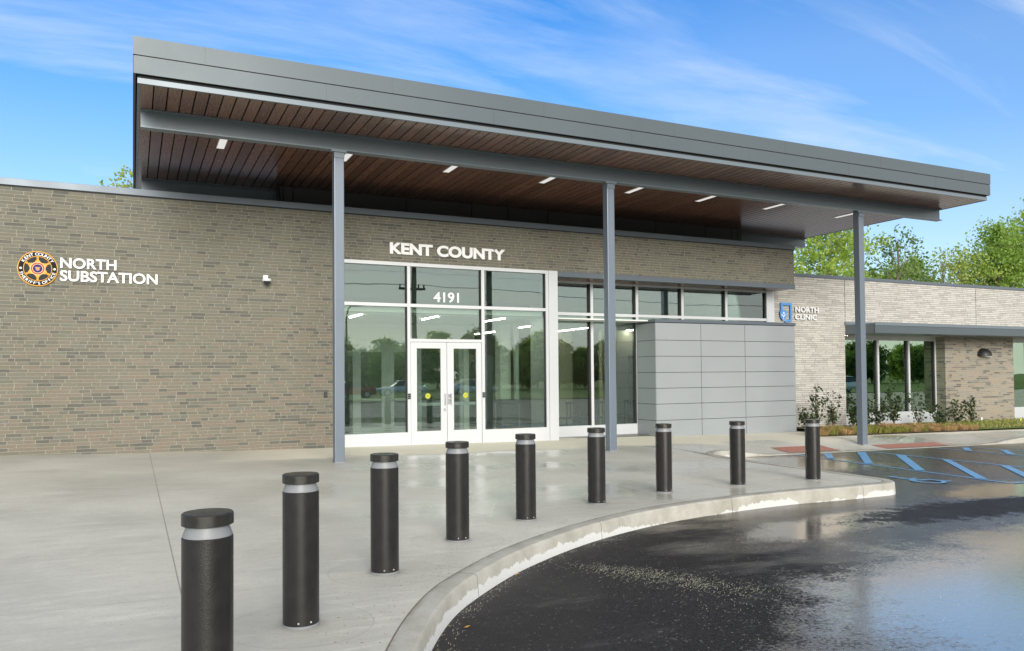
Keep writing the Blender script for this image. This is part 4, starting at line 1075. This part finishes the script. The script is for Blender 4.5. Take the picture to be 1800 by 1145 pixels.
tree(58.5, 45, -.5, 12.4, 2.6, 23, 'leafmid', 'bark', 'sparse green tree right of the dark open crowned tree', nclump=40, per=30, ls=.22)
tree(63.2, 45, -.5, 12.6, 3.0, 14, 'leafolive', 'bark', 'thin olive leaved tree with bare forked twigs above the clinic roof', nclump=45, per=26, ls=.2)
tree(67.2, 46, -.5, 12.9, 3.6, 24, 'leafolive', 'bark', 'low olive tree between the thin tree and the tall right trees', nclump=65, per=75, ls=.23)
tree(70.5, 45, -.5, 15.2, 4.2, 15, 'leafmid', 'bark', 'tall green tree left of the largest tree at the right edge', nclump=100, per=115, ls=.25)
tree(76.2, 44, -.5, 17.4, 5.8, 16, 'leafbright', 'bark', 'largest tree at the right edge of the photo', nclump=140, per=135, ls=.26)
tree(61.0, 52, -.5, 11.0, 4.5, 17, 'leafolive', 'bark', 'low rounded tree far behind the clinic roof right of the column', nclump=80, per=150, ls=.26, crown0=.2)
tree(69.5, 54, -.5, 12.8, 5., 18, 'leafmid', 'bark', 'rounded green tree far behind the olive trees', nclump=90, per=170, ls=.28, crown0=.2)
tree(80., 50, -.5, 16.5, 5., 19, 'leafmid', 'bark', 'tree standing beyond the largest right tree', nclump=60, per=110, ls=.28)
tree(-.35, 44, -.5, 12.6, 2.1, 20, 'leafolive', 'bark', 'small tree top peeping over the brick wall left of the canopy', nclump=40, per=50, ls=.2)
# tree line across the road, behind the viewer: seen in the glass
pr_ = [tree(-26, -82, -.2, 9.0, 4.4, 31, 'leafmid', 'bark', 'leafy tree in the line across the road, reflected in the glass', group='trees across the road', nclump=70, per=120, ls=.42, crown0=.12),
       tree(-18, -80, -.2, 8.6, 4.6, 32, 'leafdeep', 'bark', 'dark leafy tree in the line across the road, reflected in the glass', group='dark trees across the road', nclump=70, per=120, ls=.42, crown0=.1)]
rg = random.Random(9)
for i in range(84):
    x_ = -70+i*2.9+rg.uniform(-1.5, 1.5)
    copytree(pr_[i % 2], (x_, -84+rg.uniform(-7, 5), -.2), None, rg.uniform(0, 6), rg.uniform(.6, 1.0))
# utility pole, street lamp, cars across the lot
PX = 19.3
up_ = thing('utility_pole', (PX, -22, -.2), 'brown wooden utility pole with crossarm, mirrored in the glass above the doors', 'utility pole')
MB().tube([(PX, -22, -.3), (PX-.05, -22, 5), (PX-.1, -22, 12.5)], [.24, .21, .17], 12).build('pole', 'polewood', up_, smooth=True)
b = MB(); b.box(PX-1.3, PX+.8, -22.15, -22.03, 8.2, 8.36)
for q in (PX-1.2, PX-.6, PX+.3, PX+.7): b.lathe([(.05, 0), (.07, .12), (.03, .25)], cx=q, cy=-22.09, cz=8.36, n=8)
b.build('crossarm', 'black', up_)
wr = MB()
for q, zq in ((PX-1.2, 8.6), (PX-.6, 8.6), (PX+.3, 8.6), (PX+.7, 8.6), (PX-.05, 9.6)):
    wr.tube([(q-60, -30, zq+1.5), (q-30, -26, zq-.5), (q, -22.1, zq), (q+30, -21, zq-.6), (q+70, -20, zq+.9)], .009, 4)
wr.build('power_line', 'black', up_)
LX = 12.1
lp = thing('street_lamp', (LX, -14, -.2), 'dark curved street lamp mirrored in the left pane beside the doors', 'street lamp')
MB().tube([(LX, -14, -.2), (LX, -14, 5.2), (LX+.1, -14, 5.9), (LX+.3, -14, 6.15), (LX+.6, -14, 6.2)], [.09, .06, .05, .05, .05], 8).build('mast', 'black', lp)
MB().prism([(LX+.4, 6.1), (LX+.6, 6.28), (LX+1.1, 6.28), (LX+1.2, 6.15), (LX+.9, 6.12)], -14.15, -13.85).build('lamp_head', 'black', lp)
def car(x, y, z, rz, paint, label):
    c = thing('parked_car', (0, 0, 0), label, 'car')
    bp = [(-2.2, .35), (-2.25, .7), (-1.5, .85), (-.9, .93), (1.6, .95), (2.15, .88), (2.25, .5), (2.2, .3)]
    MB().prism(bp, -.88, .88).build('body', paint, c, .06, True)
    gp = [(-1.05, .93), (-.35, 1.38), (.75, 1.42), (1.55, .95)]
    MB().prism(gp, -.74, .74).build('cabin', 'carglass', c, .03, True)
    MB().prism([(-.4, 1.385), (-.3, 1.44), (.7, 1.47), (.85, 1.42)], -.70, .70).build('roof', paint, c, .02)
    for wx in (-1.4, 1.4):
        for s_ in (-1, 1):
            w_ = MB().lathe([(.32, -.1), (.33, -.08), (.33, .08), (.32, .1)], cx=wx, cy=s_*.8, cz=.33, n=20, axis='y').build('wheel', 'rubber', c, 0, True)
            MB().lathe([(.2, -.11), (.2, .11)], cx=wx, cy=s_*.8, cz=.33, n=16, axis='y').build('rim', 'chrome', w_)
    for s_ in (-.6, .6):
        MB().box(-2.28, -2.2, s_-.18, s_+.18, .6, .72).build('headlight', 'white', c)
    c.location = (x, y, z); c.rotation_euler = (0, 0, rz)
car(22, -34, -.1, .1, 'carpaint', 'silver car parked across the lot, mirrored in the door glass')
car(28.5, -33, -.1, 3.2, 'carpaint', 'silver car farther right across the lot, mirrored in the lobby glass')
car(59, -15, -.1, .2, 'carpaint', 'pale car mirrored in the clinic window')
car(16.2, -30, -.1, .1, 'redpaint', 'red car mirrored at the lower left of the sidelight')

# ------------------------------------------------------------------ litter
rg = random.Random(21)
b = MB()
def scatter(cx_, cy_, sx_, sy_, ang, cnt, L_, wv):
    for _ in range(cnt):
        u_, v_ = rg.gauss(0, sx_), rg.gauss(0, sy_); x_ = cx_+u_*math.cos(ang)-v_*math.sin(ang); y_ = cy_+u_*math.sin(ang)+v_*math.cos(ang)
        a = rg.uniform(-.5, .5)+rg.choice((0, .8)); l_ = L_*rg.uniform(.4, 1.3); z_ = zasph(x_, y_)+.006+rg.random()*.006; dx, dy = math.cos(a)*l_/2, math.sin(a)*l_/2; px, py = -math.sin(a)*wv, math.cos(a)*wv
        b.poly([(x_-dx-px, y_-dy-py, z_), (x_+dx, y_+dy, z_+.004), (x_-dx+px, y_-dy+py, z_)])
scatter(3.9, 5.75, .30, .10, -.85, 460, .042, .002); scatter(4.15, 5.2, .34, .13, -.9, 420, .040, .002); scatter(4.1, 4.6, .5, .3, -.9, 150, .03, .0018); scatter(5.2, 6.0, 1.2, .6, 0, 50, .03, .002)
scatter(4.2, 4.0, .9, .5, 0, 70, .028, .0018)
for i in range(8, 110):     # against the kerb foot
    p_ = kc[min(i, 100)]-nrm[min(i, 100)]*.07
    if 1 < p_.x < 5: scatter(p_.x, p_.y, .10, .04, .7, 9, .03, .002)
tag(b.build('grass_clippings', 'clip'), 'pale grass clippings scattered over the wet asphalt', 'clippings', kind='stuff')
b = MB()
for _ in range(700):
    i = rg.randint(20, 90); p_ = inner[i]+nrm[i]*abs(rg.gauss(0, .35)); s_ = rg.uniform(.002, .006); z_ = zpave(p_.x, p_.y)+.002
    if p_.x < .6: continue
    b.poly([(p_.x-s_, p_.y, z_), (p_.x, p_.y-s_, z_), (p_.x+s_, p_.y, z_+.001), (p_.x, p_.y+s_*.8, z_)])
tag(b.build('grit', 'soil'), 'dark grit and mulch crumbs scattered on the pavement by the kerb', 'grit', kind='stuff')

for x_, y_, mt, lb_ in ((1.74, 4.82, 'yellow', 'small yellow fallen leaf on the asphalt against the near kerb'), (2.02, 4.93, 'gold', 'small orange fallen leaf on the asphalt near the kerb'), (2.95, 6.08, 'gold', 'small orange fallen leaf farther along the kerb foot')):
    z_ = zasph(x_, y_)+.01; lf = MB(); lf.poly([(x_-.022, y_, z_), (x_-.005, y_-.014, z_+.004), (x_+.024, y_-.004, z_+.01), (x_+.004, y_+.015, z_+.003)])
    tag(lf.build('fallen_leaf', mt), lb_, 'leaf')
